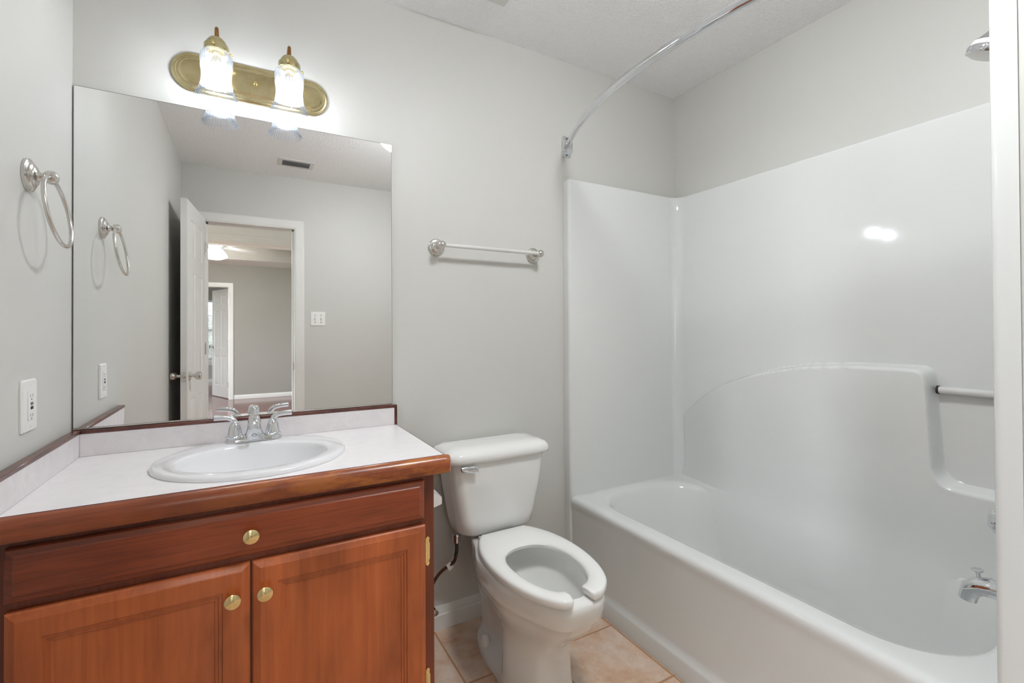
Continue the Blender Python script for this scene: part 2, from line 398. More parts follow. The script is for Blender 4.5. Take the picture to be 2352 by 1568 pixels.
def casing(name, x0, x1, ztop, y, ny, wd, label, th=0.016):
    """moulded frame round a doorway: legs and head mitred as one piece"""
    prof = [(0.0, 0.0), (0.0, 0.009), (0.012, 0.013), (0.018, 0.011), (0.05, th), (wd - 0.008, th), (wd, 0.010), (wd, 0.0)]
    rings = []
    for (cx, cz, sx, sz) in ((x0, 0, -1, 0), (x0, ztop, -1, 1), (x1, ztop, 1, 1), (x1, 0, 1, 0)):
        rings.append([(cx + sx * a, y + ny * b, cz + sz * a) for a, b in prof])
    return struct(name, loft(B(), rings, True), 'trim', None, label, 'trim', angle=25)
casing('trim_1', DX0 + 0.004 - 0.01, DX1 - 0.004 + 0.01, DZ - 0.004 + 0.004, YF + 0.0005, 1, 0.07, 'white moulded casing round the bathroom doorway, seen in the mirror')
bm = B()
for lo, hi in (((DX0 - 0.0115, YF - T - 0.002, 0), (DX0, YF, DZ)), ((DX1, YF - T - 0.002, 0), (DX1 + 0.0115, YF, DZ)), ((DX0 - 0.0115, YF - T - 0.002, DZ), (DX1 + 0.0115, YF, DZ + 0.0115)),
               ((DX1 - 0.012, YF - 0.075, 0), (DX1, YF - 0.04, DZ)), ((DX0, YF - 0.075, DZ - 0.012), (DX1, YF - 0.04, DZ)), ((DX0, YF - 0.075, 0), (DX0 + 0.012, YF - 0.04, DZ))):
    box(bm, lo, hi)
jam = struct('trim_2', bm, 'trim', None, 'white door jamb lining with stop strips', 'trim')
obj('strike_plate', box(B(), (DX1 - 0.002, YF - 0.036, 0.87), (DX1 - 0.0002, YF - 0.008, 0.93)), 'nickel', jam, label='satin nickel strike plate')

# ------------------------------------------------------------------ panel door builder (local: x along width 0..w, y thickness 0..t, z up)
def door_bm(wd, ht, th, cols=2):
    bm = B(); box(bm, (0, 0.004, 0), (wd, th - 0.004, ht))
    stile, mid = 0.105, 0.095
    pw = (wd - 2 * stile - mid) / 2
    xs = [(stile, stile + pw), (stile + pw + mid, wd - stile)]
    zs = [(0.20, 0.74), (0.87, 1.56), (1.67, ht - 0.11)]
    for side in (0, 1):
        y0 = 0.004 if side == 0 else th - 0.004; sg = -1 if side == 0 else 1
        yo = y0 + sg * 0.004
        # raised frame bars
        bars = [((0, 0), (stile, ht)), ((wd - stile, 0), (wd, ht)), ((stile + pw, 0.0), (stile + pw + mid, ht))]
        zz = [0] + [v for p in zs for v in p] + [ht]
        for a, b in xs:
            for k in range(0, len(zz), 2): bars.append(((a, zz[k]), (b, zz[k + 1])))
        for (ax, az), (bx, bz) in bars: box(bm, (ax, min(y0, yo), az), (bx, max(y0, yo), bz))
        for a, b in xs:
            for c, d in zs:
                def rc(i, y): return [(a + i, y, c + i), (b - i, y, c + i), (b - i, y, d - i), (a + i, y, d - i)]
                loft(bm, [rc(0, yo), rc(0.012, y0 - sg * 0.003), rc(0.02, y0 - sg * 0.003), rc(0.042, y0 + sg * 0.003)], True, False, True)
    return bm
def place(bm, hinge, ang):
    m = Matrix.Translation(Vector(hinge)) @ Matrix.Rotation(ang, 4, 'Z')
    bmesh.ops.transform(bm, matrix=m, verts=bm.verts); return bm
KNOB = [(0.030, 0), (0.031, 0.003), (0.026, 0.008), (0.013, 0.010), (0.011, 0.022), (0.013, 0.030), (0.021, 0.034), (0.0255, 0.040), (0.0275, 0.058), (0.026, 0.064), (0.018, 0.0655), (0.0, 0.066)]
def knob_set(parent, hinge, ang, x, z, th):
    m = Matrix.Translation(Vector(hinge)) @ Matrix.Rotation(ang, 4, 'Z')
    for s in (0, 1):
        bm = B(); lathe(bm, [(max(r, 0.0005), h) for r, h in KNOB], 28, (x, 0 if s == 0 else th, z), (0, -1 if s == 0 else 1, 0))
        bmesh.ops.transform(bm, matrix=m, verts=bm.verts); obj('door_knob', bm, 'nickel', parent, label='satin nickel round door knob')
DW, DT = 0.606, 0.035
HG = (-0.291, YF + 0.03, 0.012); ANG = math.atan2(0.607, -0.052)
# local +x runs from hinge to free edge; local +y is to the left of that direction (towards the wall)
bm = place(door_bm(DW, 2.018, DT), HG, ANG); bmesh.ops.translate(bm, verts=bm.verts, vec=(0, 0, 0))
d1 = struct('door_1', bm, 'door', None, 'white six-panel bathroom door standing open, seen in the mirror', 'door', angle=20)
knob_set(d1, HG, ANG, DW - 0.062, 0.892, DT)
bm = B(); box(bm, (DW - 0.0005, DT / 2 - 0.013, 0.862), (DW + 0.0015, DT / 2 + 0.013, 0.922), 0.0006, 1); lathe(bm, [(0.009, 0), (0.009, 0.004), (0.005, 0.010)], 16, (DW + 0.001, DT / 2, 0.892), (1, 0, 0))
obj('latch_plate', place(bm, HG, ANG), 'nickel', d1, label='satin nickel latch plate')
for z in (0.25, 1.05, 1.8):
    bm = tube(B(), [(-0.006, -0.004, z - 0.045), (-0.006, -0.004, z + 0.045)], 0.006, 10)
    obj('hinge', place(bm, HG, ANG), 'nickel', d1)

# ================================================================== BEDROOM beyond the door (seen in the mirror)
BX0, BX1, BY0, BY1 = -2.4, 1.3, -6.02, YF - T
HB = 2.355
sbox('floor_bedroom', (BX0 - 1, -9.75, -0.1), (BX1 + 0.1, BY1 + T, -0.002), 'bed_floor', 'red laminate floor beyond the doorway, seen in the mirror', 'floor')
W2A, W2B, W2C, W2D = -3.65, -1.25, 0.45, 2.15  # unseen window opening, added so daylight reaches the bathroom through the doorway
bm = B()
for lo, hi in (((BX0 - 0.1, BY0 - T, 0), (BX0, W2A, 2.75)), ((BX0 - 0.1, W2B, 0), (BX0, BY1, 2.75)), ((BX0 - 0.1, W2A, 0), (BX0, W2B, W2C)), ((BX0 - 0.1, W2A, W2D), (BX0, W2B, 2.75))): box(bm, lo, hi)
struct('wall_bedroom_left', bm, 'greige', None, 'greige bedroom wall left of the doorway', 'wall')
bm = B()
for lo, hi in (((BX0 - 0.09, W2A, W2C), (BX0 - 0.04, W2A + 0.04, W2D)), ((BX0 - 0.09, W2B - 0.04, W2C), (BX0 - 0.04, W2B, W2D)), ((BX0 - 0.09, W2A, W2C), (BX0 - 0.04, W2B, W2C + 0.04)), ((BX0 - 0.09, W2A, W2D - 0.04), (BX0 - 0.04, W2B, W2D)), ((BX0 - 0.09, -2.48, W2C), (BX0 - 0.04, -2.42, W2D)), ((BX0 - 0.09, W2A, 1.28), (BX0 - 0.04, W2B, 1.32))): box(bm, lo, hi)
struct('window_added', bm, 'trim', None, 'unseen white double window added to bring daylight through the bedroom doorway', 'window')
sbox('wall_bedroom_right', (BX1, BY0 - T, 0), (BX1 + 0.1, BY1, 2.75), 'greige', 'greige bedroom wall right of the doorway', 'wall')
bm = B(); box(bm, (BX0 - 0.1, BY1, 0), (XL - T, BY1 + 0.1, 2.75)); box(bm, (XL - T, BY1 - 0.001, H + 0.1), (BX1 + 0.1, BY1 + 0.1, 2.75))
struct('wall_bedroom_near', bm, 'greige', None, 'greige bedroom wall beside the bathroom', 'wall')
D2A, D2B, D2Z = -1.09, -0.323, 1.965
bm = B(); box(bm, (BX0, BY0 - T, 0), (D2A - 0.012, BY0, 2.75)); box(bm, (D2B + 0.012, BY0 - T, 0), (BX1, BY0, 2.75)); box(bm, (D2A - 0.012, BY0 - T, D2Z + 0.012), (D2B + 0.012, BY0, 2.75))
struct('wall_bedroom_far', bm, 'greige', None, 'greige far bedroom wall with a second doorway, seen in the mirror', 'wall')
# tray ceiling: lowered border with a raised grey centre
bm = B(); box(bm, (BX0, -3.66, HB), (BX1, BY1, HB + 0.08)); box(bm, (BX0, BY0, HB), (BX1, -5.21, HB + 0.08))
box(bm, (BX0, -5.21, HB), (BX0 + 0.7, -3.66, HB + 0.08)); box(bm, (BX1 - 0.25, -5.21, HB), (BX1, -3.66, HB + 0.08))
struct('ceiling_bedroom_border', bm, 'flatwhite', None, 'white lowered border of the bedroom tray ceiling', 'ceiling')
bm = B(); box(bm, (BX0 + 0.701, -5.25, HB + 0.0015), (BX1 - 0.251, -5.205, 2.66)); box(bm, (BX0 + 0.62, -5.25, HB + 0.08), (BX0 + 0.66, -3.6, 2.66)); box(bm, (BX1 - 0.25, -5.25, HB + 0.08), (BX1 - 0.2, -3.6, 2.66)); box(bm, (BX0 + 0.62, -3.66, HB + 0.08), (BX1 - 0.2, -3.61, 2.66))
struct('wall_tray', bm, 'greige', None, 'grey upright faces of the bedroom tray ceiling', 'wall')
bm = B(); box(bm, (BX0, -2.30, 2.136), (BX1, -2.20, HB)); 
loft(bm, [[(x, a, b) for a, b in ((-2.2005, 2.137), (-2.182, 2.137), (-2.182, 2.147), (-2.187, 2.153), (-2.187, 2.178), (-2.191, 2.182), (-2.191, 2.208), (-2.1985, 2.216), (-2.2005, 2.216))] for x in (BX0 + 0.001, BX1 - 0.001)], True)
struct('trim_6', bm, 'flatwhite', None, 'white moulded header beam near the bedroom doorway, seen in the mirror', 'trim', angle=20)
sbox('ceiling_bedroom', (BX0, BY0, 2.66), (BX1, BY1, 2.76), 'ceiling', 'raised middle of the bedroom tray ceiling', 'ceiling')
prof = [(-3.05, HB - 0.0002), (-3.05, HB - 0.012), (-3.12, HB - 0.012), (-3.14, HB - 0.022), (-3.28, HB - 0.022), (-3.30, HB - 0.030), (-3.50, HB - 0.030), (-3.52, HB - 0.044), (-3.62, HB - 0.044), (-3.64, HB - 0.0002)]
struct('trim_3', loft(B(), [[(x, a, b) for a, b in prof] for x in (BX0 + 0.01, BX1 - 0.01)], True), 'flatwhite', None, 'white stepped moulding at the edge of the bedroom ceiling', 'trim', angle=20)
baseboard('baseboard_bedroom', (D2B + 0.085, BY0, 0), (BX1, BY0, 0), (0, 1, 0), 0.075, 'white baseboard of the far bedroom wall')
casing('trim_4', D2A - 0.004, D2B + 0.004, D2Z + 0.004, BY0 + 0.0005, 1, 0.075, 'white moulded casing round the second doorway, seen in the mirror')
bm = B(); box(bm, (D2A - 0.0115, BY0 - T, 0), (D2A, BY0, D2Z)); box(bm, (D2B, BY0 - T, 0), (D2B + 0.0115, BY0, D2Z)); box(bm, (D2A - 0.0115, BY0 - T, D2Z), (D2B + 0.0115, BY0, D2Z + 0.0115))
struct('trim_5', bm, 'trim', None, 'white jamb lining of the second doorway', 'trim')
HG2 = (D2B - 0.006, BY0 - T - 0.004, 0.012); ANG2 = math.radians(180 + 68)
d2 = struct('door_2', place(door_bm(0.75, 1.945, DT), HG2, ANG2), 'door', None, 'white panel door opened into the far room, seen in the mirror', 'door', angle=20)
knob_set(d2, HG2, ANG2, 0.75 - 0.06, 0.9, DT)
for z in (0.25, 1.05, 1.72):
    bm = box(B(), (D2B - 0.004, BY0 - T + 0.005, z - 0.045), (D2B - 0.001, BY0 - T + 0.04, z + 0.045)); tube(bm, [(D2B - 0.005, BY0 - T - 0.002, z - 0.045), (D2B - 0.005, BY0 - T - 0.002, z + 0.045)], 0.006, 10)
    obj('hinge', bm, 'nickel', d2)
# far room with a window
FY = -9.6
WX0, WX1, WZ0, WZ1 = -1.55, -0.45, 0.54, 1.94
bm = B(); box(bm, (-3.4, FY - 0.12, 0), (WX0, FY, 2.5)); box(bm, (WX1, FY - 0.12, 0), (1.4, FY, 2.5)); box(bm, (WX0, FY - 0.12, 0), (WX1, FY, WZ0)); box(bm, (WX0, FY - 0.12, WZ1), (WX1, FY, 2.5))
struct('wall_far_room', bm, 'greige', None, 'greige wall with the blind-covered window of the far room', 'wall')
sbox('wall_far_left', (-3.5, FY, 0), (-3.4, BY0 - T, 2.5), 'greige', 'greige left wall of the far room', 'wall')
sbox('wall_far_right', (1.3, FY, 0), (1.4, BY0 - T, 2.5), 'greige', 'greige right wall of the far room', 'wall')
sbox('ceiling_far_room', (-3.5, FY - 0.1, 2.44), (1.4, BY0 - T, 2.54), 'ceiling', 'white ceiling of the far room', 'ceiling')
baseboard('baseboard_far', (-3.4, FY, 0), (1.3, FY, 0), (0, 1, 0), 0.075, 'white baseboard of the far room')
bm = B()
for lo, hi in (((WX0, FY - 0.1, WZ0), (WX0 + 0.04, FY - 0.05, WZ1)), ((WX1 - 0.04, FY - 0.1, WZ0), (WX1, FY - 0.05, WZ1)), ((WX0, FY - 0.1, WZ0), (WX1, FY - 0.05, WZ0 + 0.04)), ((WX0, FY - 0.1, WZ1 - 0.04), (WX1, FY - 0.05, WZ1)), ((WX0, FY - 0.1, 1.2), (WX1, FY - 0.05, 1.24))): box(bm, lo, hi)
for x in (WX0 + 0.37, WX0 + 0.73): box(bm, (x - 0.009, FY - 0.09, WZ0 + 0.04), (x + 0.009, FY - 0.07, WZ1 - 0.04))
for z in (0.88, 1.58): box(bm, (WX0 + 0.04, FY - 0.09, z - 0.009), (WX1 - 0.04, FY - 0.07, z + 0.009))
w1 = struct('window_1', bm, 'trim', None, 'white gridded window of the far room behind blinds', 'window')
obj('window_sill', box(B(), (WX0 - 0.05, FY, WZ0 - 0.14), (WX1 + 0.05, FY + 0.03, WZ0 - 0.002), 0.004), 'trim', w1)
obj('pane', box(B(), (WX0 + 0.03, FY - 0.083, WZ0 + 0.03), (WX1 - 0.03, FY - 0.079, WZ1 - 0.03)), 'pane', w1)
bl = thing('window_blind', 'white slatted blind hanging in the far room window, seen in the mirror', 'blind', ((WX0 + WX1) / 2, FY - 0.02, WZ0))
bm = B()
for k in range(52):
    z = WZ0 + 0.05 + k * 0.0255
    loft(bm, [[(x, FY - 0.022 - 0.012, z - 0.008), (x, FY - 0.022 + 0.012, z + 0.008), (x, FY - 0.022 + 0.012, z + 0.0092), (x, FY - 0.022 - 0.012, z - 0.0068)] for x in (WX0 + 0.01, WX1 - 0.01)], True)
obj('slats', bm, 'blind', bl, smooth=False)
obj('head_rail', box(B(), (WX0 + 0.006, FY - 0.045, WZ1 - 0.045), (WX1 - 0.006, FY - 0.002, WZ1 - 0.002), 0.003), 'blind', bl)
obj('bottom_rail', box(B(), (WX0 + 0.01, FY - 0.034, WZ0 + 0.008), (WX1 - 0.01, FY - 0.01, WZ0 + 0.03), 0.003), 'blind', bl)
bm = B(); box(bm, (-30, -30, -0.3), (-3.51, 20, -0.15)); box(bm, (-3.51, -30, -0.3), (6, FY - 0.13, -0.15)); struct('ground', bm, 'grass', None, 'grass outside the far room window', 'ground')
bm = B(); bmesh.ops.create_icosphere(bm, subdivisions=5, radius=1.0)
for v in bm.verts:
    c = v.co; k = 1 + 0.12 * math.sin(9 * c.x + 3 * c.z) * math.cos(8 * c.z - 4 * c.x) + random.uniform(-0.05, 0.05)
    v.co = Vector((-1.0 + c.x * 2.6 * k, -12.6 + c.y * 0.7 * k, 0.75 + c.z * 0.9 * k))
tag(obj('hedge', bm, 'hedge', angle=60), 'grey-green hedge outside the far window, behind the blind', 'hedge')

# ceiling fan with lit glass
FX, FYY = -0.42, -4.255
fan = thing('ceiling_fan', 'ceiling fan with lit glass bowl in the bedroom, seen in the mirror', 'ceiling fan', (FX, FYY, 2.66))
obj('down_rod', lathe(B(), [(0.06, 0.001), (0.06, 0.02), (0.02, 0.05), (0.012, 0.055), (0.012, 0.18)], 24, (FX, FYY, 2.66), (0, 0, -1)), 'ventgrey', fan)
obj('motor_housing', lathe(B(), [(0.03, 0.10), (0.09, 0.115), (0.11, 0.14), (0.11, 0.17), (0.085, 0.20), (0.05, 0.215)], 32, (FX, FYY, 2.595), (0, 0, -1)), 'ventgrey', fan)
obj('light_glass', lathe(B(), [(0.04, 0.216), (0.06, 0.222), (0.095, 0.26), (0.135, 0.315), (0.15, 0.345), (0.14, 0.36), (0.08, 0.385), (0.01, 0.395)], 40, (FX, FYY, 2.60), (0, 0, -1)), 'fanlight', fan, label='glowing fluted glass bowl')
for k in range(5):
    a = math.radians(-42 + 72 * k); m = Matrix.Translation((FX, FYY, 2.405)) @ Matrix.Rotation(a, 4, 'Z') @ Matrix.Rotation(math.radians(8), 4, 'X')
    bm = B(); loft(bm, [[(0.17, -0.05, 0), (0.17, 0.05, 0), (0.17, 0.05, 0.006), (0.17, -0.05, 0.006)], [(0.45, -0.062, 0), (0.45, 0.062, 0), (0.45, 0.062, 0.006), (0.45, -0.062, 0.006)], [(0.70, -0.058, 0), (0.70, 0.058, 0), (0.70, 0.058, 0.006), (0.70, -0.058, 0.006)], [(0.72, -0.04, 0), (0.72, 0.04, 0), (0.72, 0.04, 0.006), (0.72, -0.04, 0.006)]], True)
    bmesh.ops.transform(bm, matrix=m, verts=bm.verts); bld = obj('blade', bm, 'ventgrey', fan)
    bm = B(); box(bm, (0.09, -0.014, -0.004), (0.22, 0.014, 0.0)); bmesh.ops.transform(bm, matrix=m, verts=bm.verts); obj('blade_arm', bm, 'nickel', bld)

# ================================================================== VANITY
VX0, VX1, VY = XL + 0.002, 0.457, 1.275
van = thing('vanity_cabinet', 'cherry-stained vanity cabinet with one long drawer and two doors', 'cabinet', (0.0, 1.5, 0.0))
bm = B(); zt = 0.788
box(bm, (VX0, VY + 0.02, 0.0), (VX0 + 0.016, YB - 0.012, zt)); box(bm, (VX1 - 0.016, VY + 0.02, 0.0), (VX1, YB - 0.016, zt))
box(bm, (VX0 + 0.016, VY + 0.02, 0.10), (VX1 - 0.016, YB - 0.02, 0.116)); box(bm, (VX0 + 0.016, YB - 0.02, 0.1), (VX1 - 0.016, YB - 0.012, zt)); box(bm, (VX0 + 0.016, VY + 0.07, 0.0), (VX1 - 0.016, VY + 0.082, 0.10))
obj('body', bm, 'wood_frame', van)
bm = B()
for lo, hi in (((VX0, VY, 0.09), (VX0 + 0.034, VY + 0.02, zt)), ((VX1 - 0.034, VY, 0.09), (VX1, VY + 0.02, zt)), ((VX0 + 0.034, VY, 0.755), (VX1 - 0.034, VY + 0.02, zt)), ((VX0 + 0.034, VY, 0.625), (VX1 - 0.034, VY + 0.02, 0.685)), ((VX0 + 0.034, VY, 0.09), (VX1 - 0.034, VY + 0.02, 0.13)), ((-0.028, VY, 0.13), (0.034, VY + 0.02, 0.625))): box(bm, lo, hi)
obj('face_frame', bm, 'wood_frame', van, smooth=False)
def front_bm(x0, x1, z0, z1, steps):
    """moulded front: rectangles inset by i at depth d in front of the face frame"""
    bm = B(); yb = VY - 0.001
    rings = [[(x0 + i, yb - d, z0 + i), (x1 - i, yb - d, z0 + i), (x1 - i, yb - d, z1 - i), (x0 + i, yb - d, z1 - i)] for i, d in steps]
    return loft(bm, rings, True, True, True)
KN = [(0.0085, 0.0), (0.0085, 0.002), (0.0062, 0.006), (0.0062, 0.011), (0.010, 0.0145), (0.0165, 0.017), (0.0172, 0.019), (0.0165, 0.0212), (0.010, 0.0238), (0.0, 0.0248)]
def knob(parent, x, z, y):
    obj('knob', lathe(B(), [(max(r, 0.0004), h) for r, h in KN], 28, (x, y, z), (0, -1, 0)), 'brass', parent, label='polished brass mushroom knob')
DRS = [(0, 0), (0, 0.010), (0.003, 0.0125), (0.013, 0.0165), (0.0155, 0.0185)]
drw = obj('drawer', front_bm(-0.412, 0.425, 0.661, 0.767, DRS), 'wood_drawer', van, angle=15)
knob(drw, 0.003, 0.712, VY - 0.0195)
DOS = [(0, 0), (0, 0.011), (0.003, 0.0135), (0.014, 0.017), (0.0165, 0.0185), (0.054, 0.0185), (0.0555, 0.0160), (0.0615, 0.0160), (0.063, 0.0135), (0.069, 0.0135), (0.0705, 0.0115)]
for x0, x1, kx in ((-0.411, 0.0005, -0.034), (0.0055, 0.428, 0.031)):
    d = obj('door', front_bm(x0, x1, 0.115, 0.643, DOS), 'wood_door', van, angle=15)
    knob(d, kx, 0.573, VY - 0.0195)
    if kx > 0:
        for z in (0.563, 0.195):
            bm = B(); rows = []
            pl = [(-0.0055, -0.036), (0.0, -0.042), (0.0055, -0.036), (0.004, -0.028), (0.0065, -0.02), (0.0065, 0.02), (0.004, 0.028), (0.0055, 0.036), (0.0, 0.042), (-0.0055, 0.036), (-0.0055, 0.0)]
            loft(bm, [[(x1 + 0.0095 + a, VY - dd, z + b) for a, b in pl] for dd in (0.0, 0.003)], True)
            tube(bm, [(x1 + 0.0035, VY - 0.006, z - 0.024), (x1 + 0.0035, VY - 0.006, z + 0.024)], 0.0036, 10)
            for q in (-0.024, 0, 0.024): lathe(bm, [(0.0048, -0.003), (0.0048, 0.003)], 10, (x1 + 0.0035, VY - 0.006, z + q), (0, 0, 1))
            for q in (-0.033, 0.033): lathe(bm, [(0.0026, 0.0025), (0.002, 0.0042)], 10, (x1 + 0.0095, VY, z + q), (0, -1, 0))
            obj('hinge', bm, 'brass', d, label='brass finial hinge')

# countertop with an oval sink cut-out
CZ = 0.831; CX0, CX1, CYF, CYB = XL + 0.002, 0.4835, 1.262, YB - 0.002
SX, SY, SA, SB = 0.014, 1.507, 0.238, 0.222
top = thing('countertop', 'pale mottled laminate countertop with cherry wood front edge', 'countertop', (0.0, 1.5, 0.79))
def rect_ring(z, n=96):
    out = []
    for k in range(n):
        a = 2 * PI * k / n; c, s = math.cos(a), math.sin(a)
        tx = ((CX1 - SX) if c > 0 else (CX0 - SX)) / c if abs(c) > 1e-9 else 1e9
        ty = ((CYB - SY) if s > 0 else (CYF - SY)) / s if abs(s) > 1e-9 else 1e9
        q = min(tx, ty); out.append([SX + c * q, SY + s * q, z])
    for cx, cy in ((CX0, CYF), (CX1, CYF), (CX0, CYB), (CX1, CYB)):
        b = min(out, key=lambda p: (p[0] - cx) ** 2 + (p[1] - cy) ** 2); b[0], b[1] = cx, cy
    return out
def ell(z, f=1.0, n=96, ax=None, by=None, cy=SY): return [(SX + (ax or SA) * f * math.cos(2 * PI * k / n), cy + (by or SB) * f * math.sin(2 * PI * k / n), z) for k in range(n)]
bm = B(); loft(bm, [ell(0.7905, 0.93), rect_ring(0.7905), rect_ring(CZ), ell(CZ, 0.93), ell(0.7905, 0.93)], True, False, False)
obj('slab', bm, 'laminate', top, angle=30)
bm = box(B(), (CX1 - 0.001, CYF, CZ - 0.004), (CX1 + 0.0006, CYB - 0.022, CZ + 0.0003)); box(bm, (CX0 + 0.02, CYF - 0.0006, CZ - 0.004), (CX1, CYF + 0.0006, CZ + 0.0003))
obj('edge_seam', bm, 'capwood', top, label='thin dark seam round the laminate')
pr = [(0, 0), (-0.004, 0.0), (-0.013, -0.004), (-0.019, -0.012), (-0.021, -0.022), (-0.021, -0.040), (-0.018, -0.046), (-0.012, -0.049), (0, -0.049)]
bm = loft(B(), [[(x, CYF + a * k, CZ - 0.0005 + b * (1 if k == 1 else 0.9) - (0.002 if k < 1 else 0)) for a, b in pr] for x, k in ((CX0, 1), (0.478, 1), (0.4935, 1), (0.4985, 0.72), (0.4995, 0.4))], True)
obj('edge_strip', bm, 'wood_nosing', top, angle=35, label='worn cherry wood front edge')
bm = B(); box(bm, (CX0 + 0.019, YB - 0.021, CZ), (0.477, YB - 0.002, 0.896), 0.0012, 1)
obj('backsplash', bm, 'splash', top)
obj('side_splash', box(B(), (CX0, 1.243, CZ), (CX0 + 0.019, YB - 0.002, 0.896), 0.0012, 1), 'splash', top)
bm = B(); box(bm, (CX0 + 0.021, YB - 0.023, 0.8962), (0.4865, YB - 0.002, 0.9055), 0.0012, 1); box(bm, (0.4773, YB - 0.023, CZ + 0.0002), (0.4865, YB - 0.002, 0.8962), 0.0012, 1); box(bm, (CX0, 1.243, 0.8962), (CX0 + 0.021, YB - 0.002, 0.9055), 0.0012, 1)
obj('cap_strip', bm, 'capwood', top, label='dark cherry wood cap strip on the splash')

# sink
sk = thing('sink', 'white oval drop-in bathroom sink in the laminate countertop', 'sink', (SX, SY, CZ))
rings = [ell(CZ + 0.0005), ell(CZ + 0.007, 1.0), ell(CZ + 0.012, 0.985), ell(CZ + 0.0135, 0.965)]
def bowl(z, f, dy=0.0): return [(SX + 0.186 * f * math.cos(2 * PI * k / 96), SY - 0.026 + dy + 0.150 * f * math.sin(2 * PI * k / 96), z) for k in range(96)]
rings += [bowl(CZ + 0.0125, 1.03), bowl(CZ + 0.011, 1.005), bowl(CZ + 0.006, 0.988), bowl(CZ - 0.006, 0.965), bowl(CZ - 0.05, 0.88), bowl(CZ - 0.09, 0.72), bowl(CZ - 0.12, 0.50), bowl(CZ - 0.135, 0.25), bowl(CZ - 0.138, 0.14)]
obj('basin', loft(B(), rings, True, False, True), 'sink', sk, angle=50)
obj('drain', lathe(B(), [(0.022, -0.137), (0.022, -0.1345), (0.016, -0.1335), (0.001, -0.132)], 24, (SX, SY - 0.026, CZ), (0, 0, 1)), 'chrome', sk, label='chrome drain stopper')

# faucet
FXC, FYC, FZ = 0.0125, 1.682, CZ + 0.0138
fc = thing('faucet', 'chrome two-handle faucet standing on the back rim of the sink', 'faucet', (FXC, FYC, FZ))
def stad(hx, hy, z): return rrect(FXC, FYC, hx, hy, hy, z, 10, 6)
obj('base_plate', loft(B(), [stad(0.078, 0.027, FZ), stad(0.078, 0.027, FZ + 0.008), stad(0.075, 0.024, FZ + 0.013), stad(0.068, 0.018, FZ + 0.015)], True), 'chrome', fc)
# spout: flared foot rising into a domed nose that leans over the bowl
def spr(cy, z, hx, hy, r): return rrect(FXC, cy, hx, hy, r, z, 8, 4)
bm = loft(B(), [spr(FYC - 0.003, FZ + 0.001, 0.041, 0.0265, 0.02), spr(FYC - 0.005, FZ + 0.008, 0.0345, 0.025, 0.02), spr(FYC - 0.008, FZ + 0.018, 0.0275, 0.024, 0.02), spr(FYC - 0.012, FZ + 0.032, 0.0215, 0.0235, 0.018), spr(FYC - 0.017, FZ + 0.046, 0.0188, 0.025, 0.0182), spr(FYC - 0.024, FZ + 0.057, 0.0180, 0.029, 0.0175), spr(FYC - 0.028, FZ + 0.066, 0.0174, 0.031, 0.0168), spr(FYC - 0.027, FZ + 0.074, 0.0152, 0.027, 0.0148), spr(FYC - 0.025, FZ + 0.079, 0.0105, 0.020, 0.0103), spr(FYC - 0.024, FZ + 0.0805, 0.004, 0.010, 0.0038)], True)
tube(bm, [(FXC, FYC - 0.030, FZ + 0.059), (FXC, FYC - 0.060, FZ + 0.062), (FXC, FYC - 0.083, FZ + 0.055), (FXC, FYC - 0.092, FZ + 0.044)], [0.0174, 0.0168, 0.0156, 0.0138], 20)
spt = obj('spout', bm, 'chrome', fc)
bm = B(); ring_torus(bm, (FXC, FYC - 0.0345, FZ + 0.0205), (1, 0, 0), (0, 0.15, 1), 0.0035, 0.0004, 24, 6)
for v in bm.verts: v.co.x = FXC + (v.co.x - FXC) * 1.9
obj('emblem', bm, 'grey', spt, label='small oval emblem on the spout foot')
for s in (-1, 1):
    hx = FXC + s * 0.052
    bm = B(); lathe(bm, [(0.0255, 0.013), (0.0255, 0.0165), (0.0225, 0.0185), (0.0215, 0.020), (0.0205, 0.023), (0.0185, 0.036), (0.0145, 0.048), (0.0105, 0.057), (0.006, 0.062), (0.0005, 0.063)], 28, (hx, FYC, FZ), (0, 0, 1))
    pts = catmull([(hx, FYC, FZ + 0.046), (hx + s * 0.001, FYC + 0.002, FZ + 0.060), (hx + s * 0.010, FYC + 0.004, FZ + 0.071), (hx + s * 0.028, FYC + 0.002, FZ + 0.076), (hx + s * 0.056, FYC - 0.004, FZ + 0.078)], 6)
    n = len(pts); tube(bm, pts, [0.0096 - 0.0016 * min(1, i / (n * .5)) + 0.0016 * max(0, (i / n - .5)) for i in range(n)], 16)
    obj('handle', bm, 'chrome', fc)

# mirror
mr = thing('wall_mirror', 'large frameless wall mirror above the countertop', 'mirror', (0.017, YB, 0.9066))
obj('glass', box(B(), (-0.4375, YB - 0.0055, 0.9115), (0.4715, YB - 0.0005, 1.8915)), 'mirror', mr, smooth=False)
obj('bottom_channel', box(B(), (-0.4375, YB - 0.0085, 0.9062), (0.4715, YB - 0.0008, 0.9112), 0.0008, 1), 'nickel', mr, label='thin metal channel under the glass')
bm = B()
for lo, hi in (((-0.4385, YB - 0.0062, 0.9115), (-0.4376, YB - 0.0006, 1.8915)), ((0.4716, YB - 0.0062, 0.9115), (0.4724, YB - 0.0006, 1.8915)), ((-0.4375, YB - 0.0062, 1.8916), (0.4715, YB - 0.0006, 1.8924))): box(bm, lo, hi)
obj('glass_edge', bm, 'grey', mr, smooth=False, label='dark ground edge of the glass')

